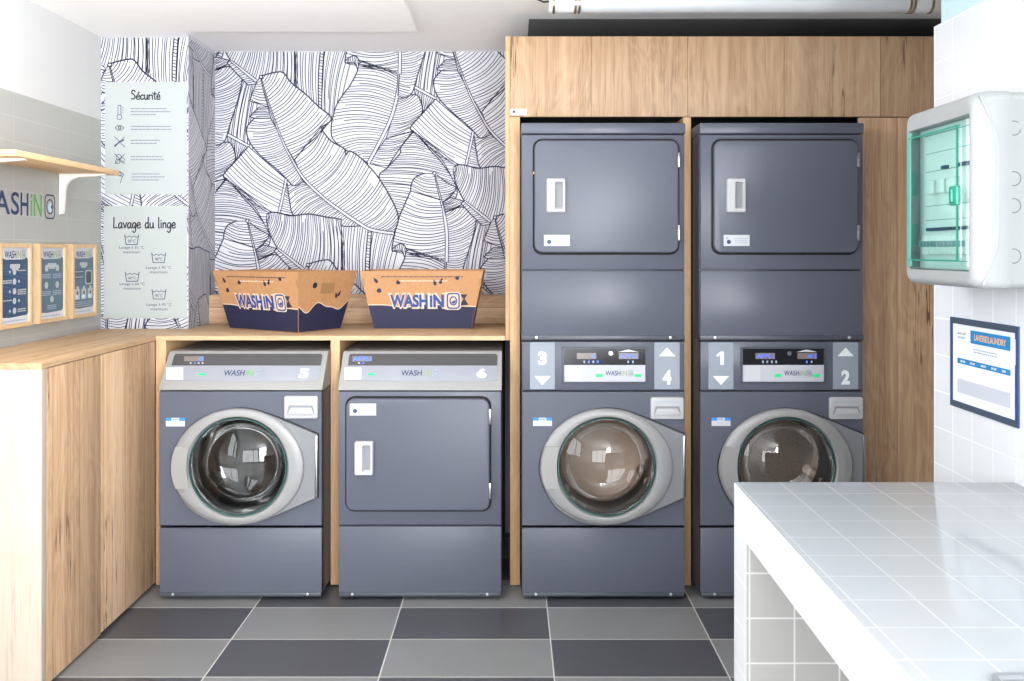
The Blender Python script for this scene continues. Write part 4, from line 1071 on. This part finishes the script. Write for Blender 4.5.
# electrical distribution board on the right wall, its see-through door facing left
hous = pm('board_housing', (150, 152, 152), .5); mod_w = pm('breaker_white', (236, 238, 238), .4); mod_g = pm('breaker_toggle', (120, 160, 165), .4)
teal_s = pm('board_blue_strip', (20, 60, 96), .4); latch_m = pm('teal_latch', (40, 140, 118), .3)
knock = pm('knockout_line', (104, 106, 106), .7)
board = thing('distribution_board', 'white electrical distribution board with a see-through teal door, on the tiled wall', 'distribution board', (RX, 2.14, 1.378))
PD = Plane((0, 0, 0), (0, 1, 0), (0, 0, 1), (-1, 0, 0))         # a = Y, h = -X
mb = MB()
oy0, oy1, oz0, oz1 = 1.966, 2.318, 1.378, 1.81
dy0, dy1, dz0, dz1 = 1.988, 2.286, 1.416, 1.762
L0 = rrect(oy0, oz0, oy1, oz1, .02, 5); ins = lambda d_: rrect(oy0+d_, oz0+d_, oy1-d_, oz1-d_, max(.02, .02+d_*.5), 5)
dop = lambda d_: rrect(dy0+d_, dz0+d_, dy1-d_, dz1-d_, .008, 5)
mb.loops(PD, [(L0, -RX+.0005), (L0, -1.095), (ins(-.002), -1.092), (ins(-.002), -1.05), (ins(.0), -1.034), (ins(.003), -1.024), (ins(.008), -1.016), (ins(.016), -1.012), (dop(-.002), -1.012), (dop(-.001), -1.042)], hous, cap0=True)
loc(mb, board).build('housing', board)
mb = MB(); PN = Plane((0, oy0, 0), (1, 0, 0), (0, 0, 1), (0, -1, 0))
for z_, g0 in ((1.7285, 30), (1.618, 0), (1.559, 0), (1.449, 0)):
    mb2 = MB().stroke(PN, [(1.098+.0155*math.cos(math.radians(t)), z_+.0155*math.sin(math.radians(t))) for t in range(g0+20, 360+20-g0+1, 12)], .0018, knock, .0004)
    loc(mb2, board).build('knockout', board)
# raised curved rib on the near side
rib = [(1.021, 1.80), (1.032, 1.775), (1.054, 1.725), (1.0595, 1.70), (1.0595, 1.49), (1.056, 1.465), (1.036, 1.405), (1.028, 1.385)]
mb = MB().prism(PN, rib+[(x+.006, z) for x, z in rib[::-1]], -.001, .0035, hous, .0015); loc(mb, board).build('side_rib', board)
mb = MB().rect(PD, dy0, dz0, dy1, dz1, mod_w, -1.0395)
hb = -1.039
for z_ in (1.745, 1.70, 1.655, 1.57, 1.535, 1.465, 1.435): mb.rect(PD, dy0+.02, z_, dy1-.03, z_+.0018, mod_g, hb)
loc(mb, board).build('inner_plate', board, recalc=False)
for z_, w_ in ((1.66, 1), (1.513, 0)):
    segs_ = ((2.03, 2.075), (2.135, 2.158)) if w_ else ((2.02, 2.105), (2.118, 2.235))
    for y0_, y1_ in segs_: loc(MB().box(1.030, 1.0395, y0_, y1_, z_-.004, z_+.004, teal_s, .001), board).build('label_strip', board)
for j in range(3): loc(MB().box(1.022, 1.0395, 2.075+j*.052, 2.115+j*.052, 1.598, 1.632, mod_w, .003), board).build('socket_module', board)
for j in range(12):
    y_ = 2.022+j*.0182
    b_ = loc(MB().box(1.022, 1.0395, y_, y_+.0172, 1.452, 1.496, mod_w, .0015), board).build('breaker', board)
    loc(MB().box(1.012, 1.023, y_+.005, y_+.0125, 1.47, 1.484, mod_g, .001), board).build('toggle', b_)
teal_glass = glass('teal_door_plastic', (.88, .985, .96), .04, .06, (.4, .82, .72))
mb = MB()
mb.loops(PD, [(dop(.001), -1.014), (dop(.002), -1.009), (dop(.004), -1.007), (dop(.022), -1.007), (dop(.025), -1.004), (dop(.028), -1.004)], teal_glass, cap1=True)
dd = loc(mb, board).build('see_through_door', board)
teal_edge = pm('teal_hinge_plastic', (84, 160, 144), .3)
for z0_, z1_ in ((1.475, 1.53), (1.60, 1.66)):
    loc(MB().box(1.012, 1.034, dy1-.001, dy1+.012, z0_, z1_, teal_edge, .003), board).build('door_hinge', dd)
loc(MB().box(.996, 1.008, 2.014, 2.05, 1.563, 1.607, latch_m, .003).box(.990, .998, 2.026, 2.034, 1.57, 1.60, latch_m, .002), board).build('door_latch', dd)
mb = MB()
for z_ in (1.438, 1.742): mb.box(1.002, 1.007, dy0+.03, dy1-.012, z_-.0018, z_+.0018, latch_m)
mb.box(1.003, 1.008, dy1-.026, dy1-.008, dz0+.006, dz1-.006, teal_edge, .001); mb.box(1.002, 1.006, dy0+.036, dy0+.039, dz0+.02, dz1-.02, latch_m)
loc(mb, board).build('door_edge', dd)

# white tiled table built against the right wall
TY, TZ = 2.089, .924
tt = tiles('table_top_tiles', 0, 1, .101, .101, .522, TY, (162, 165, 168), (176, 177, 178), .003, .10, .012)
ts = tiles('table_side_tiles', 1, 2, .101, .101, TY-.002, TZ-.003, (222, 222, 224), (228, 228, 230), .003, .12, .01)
tf = tiles('table_shaded_tiles', 0, 2, .0985, .0985, .522, .7545, (180, 178, 175), (218, 217, 215), .003, .2, .01)  # same white tile, greyed to paint in shade on these faces
tb = thing('tiled_table', 'white tiled table with a slab leg, built against the white tiled wall', 'table', (.85, 1.2, 0))
sk = lambda y: .518-.018*(TY-y)                # the front edge runs very slightly askew
Y0 = .32
mb = MB(); top = [(sk(Y0), Y0), (RX-.001, Y0), (RX-.001, TY), (sk(TY), TY)]
mb.prism(PT, top, TZ-.104, TZ, tt, .003, back=True)
mb.mi = [0]*len(mb.mi)
def assign(mb, mats):      # by facing
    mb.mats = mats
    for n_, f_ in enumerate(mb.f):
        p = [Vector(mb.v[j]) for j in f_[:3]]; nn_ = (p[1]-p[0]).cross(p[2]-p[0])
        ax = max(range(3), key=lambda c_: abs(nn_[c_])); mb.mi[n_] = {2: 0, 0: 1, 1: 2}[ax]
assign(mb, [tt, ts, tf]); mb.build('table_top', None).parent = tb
def fixloc(o):   # keep world position while parented to an offset empty
    o.data.transform(Matrix.Translation(-o.parent.location))
for ya, yb in ((1.97, TY), (Y0, Y0+.12)):
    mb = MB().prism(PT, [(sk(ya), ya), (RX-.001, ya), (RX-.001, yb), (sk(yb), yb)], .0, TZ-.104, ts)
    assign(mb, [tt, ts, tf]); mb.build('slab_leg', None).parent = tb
# the tile grids are laid out from the world origin, so the table's empty stands there
tb.location = (0, 0, 0)
tray_m = pm('grey_tray', (120, 122, 126), .4)
mb = MB(); tr = rrect(.601, .98, .80, 1.128, .012, 4)
mb.loops(PT, [(tr, TZ+.001), (offset_poly(tr, -.004), TZ+.006), (offset_poly(tr, .004), TZ+.006), (offset_poly(tr, .008), TZ+.003)], tray_m, cap0=True, cap1=True)
tag(mb.build('card_tray'), 'flat grey tray lying on the white tiled table', 'tray')

# ------------------------------------------------------------------ tube light under the ceiling
tube_m = pm('tube_diffuser', (186, 188, 192), .3, 0, .3); clip_m = pm('clip_steel', (150, 135, 110), .3, .9); cap_m = pm('tube_end_white', (196, 196, 198), .4)
LY, LZ, LR = 3.5, 2.4225, .036
xl, xr = fx(549, LY), fx(931, LY)
tl = thing('tube_light', 'long white tube light with steel clips under the ceiling, above the oak housing', 'ceiling light', ((xl+xr)/2, LY, LZ))
loc(MB().tube([(xl+.1, LY, LZ), (xr-.1, LY, LZ)], LR, tube_m, 24), tl).build('tube', tl)
for x0, x1 in ((xl, xl+.1), (xr-.1, xr)): loc(MB().tube([(x0, LY, LZ), (x0+.004, LY, LZ), (x1, LY, LZ)], LR+.001, cap_m, 24), tl).build('end_cap', tl)
for px in (553.5, 575, 579, 907.5, 911.5, 929.5):
    x = fx(px, LY); loc(MB().tube([(x-.0045, LY, LZ), (x+.0045, LY, LZ)], LR+.004, clip_m, 24), tl).build('clip', tl)
for px in (577, 909.5):
    x = fx(px, LY); loc(MB().box(x-.02, x+.02, LY-.015, LY+.015, LZ+LR, CEIL-.0005, white_metal, .002), tl).build('mount', tl)
ca = [(xl+.002, LY, LZ+.008), (xl-.02, LY, LZ+.006), (xl-.045, LY, LZ+.016), (xl-.056, LY, LZ+.04), (xl-.058, LY, CEIL-.001)]
loc(MB().tube([Vector(p) for p in ca], .004, black, 8), tl).build('cable', tl)

# ------------------------------------------------------------------ light, world, camera
def area(name, loc_, rot, sx, sy, power, c=(1, 1, 1)):
    l = bpy.data.lights.new(name, 'AREA'); l.shape = 'RECTANGLE'; l.size = sx; l.size_y = sy; l.energy = power; l.color = c
    o = bpy.data.objects.new(name, l); COL.objects.link(o); o.location = loc_; o.rotation_euler = rot
    return o
DAY = (.965, .985, 1)
area('daylight_shop_front', (-.39, SF-.3, 1.3), (math.radians(90+8), 0, 0), 3.0, 2.4, 190, DAY)
area('daylight_side_window', (WX-.2, 1.15, 1.55), (math.radians(90), 0, math.radians(-90)), 2.0, 1.55, 52, DAY)
area('fill_right', (RX+.2, -1.5, 1.35), (math.radians(90), 0, math.radians(52)), 1.7, 2.1, 360, DAY)  # added fill through a made-up opening, brightens the left cabinet and wall
area('fill_ceiling', (-.95, 2.5, 2.21), (math.radians(152), 0, 0), 1.8, .2, 25, DAY)  # added fill aimed up to brighten the ceiling, no fitting there
w = bpy.data.worlds.new('sky'); w.use_nodes = True; S.world = w
w.node_tree.nodes['Background'].inputs[0].default_value = (.9, .95, 1, 1); w.node_tree.nodes['Background'].inputs[1].default_value = .8

cam = bpy.data.cameras.new('camera'); co = bpy.data.objects.new('camera', cam); COL.objects.link(co); S.camera = co
co.location = (0, 0, CH); co.rotation_euler = (math.radians(90), 0, 0)
cam.sensor_width = 36; cam.lens = F/1024*36; cam.shift_x = (512-CX)/1024; cam.shift_y = -(340.5-CY)/1024; cam.clip_start = .02
S.view_settings.view_transform = 'Standard'; S.view_settings.look = 'None'; S.view_settings.gamma = 1; S.view_settings.use_curve_mapping = False
S.view_settings.exposure = 0.36
S.cycles.max_bounces = 10; S.cycles.diffuse_bounces = 5; S.cycles.transparent_max_bounces = 12
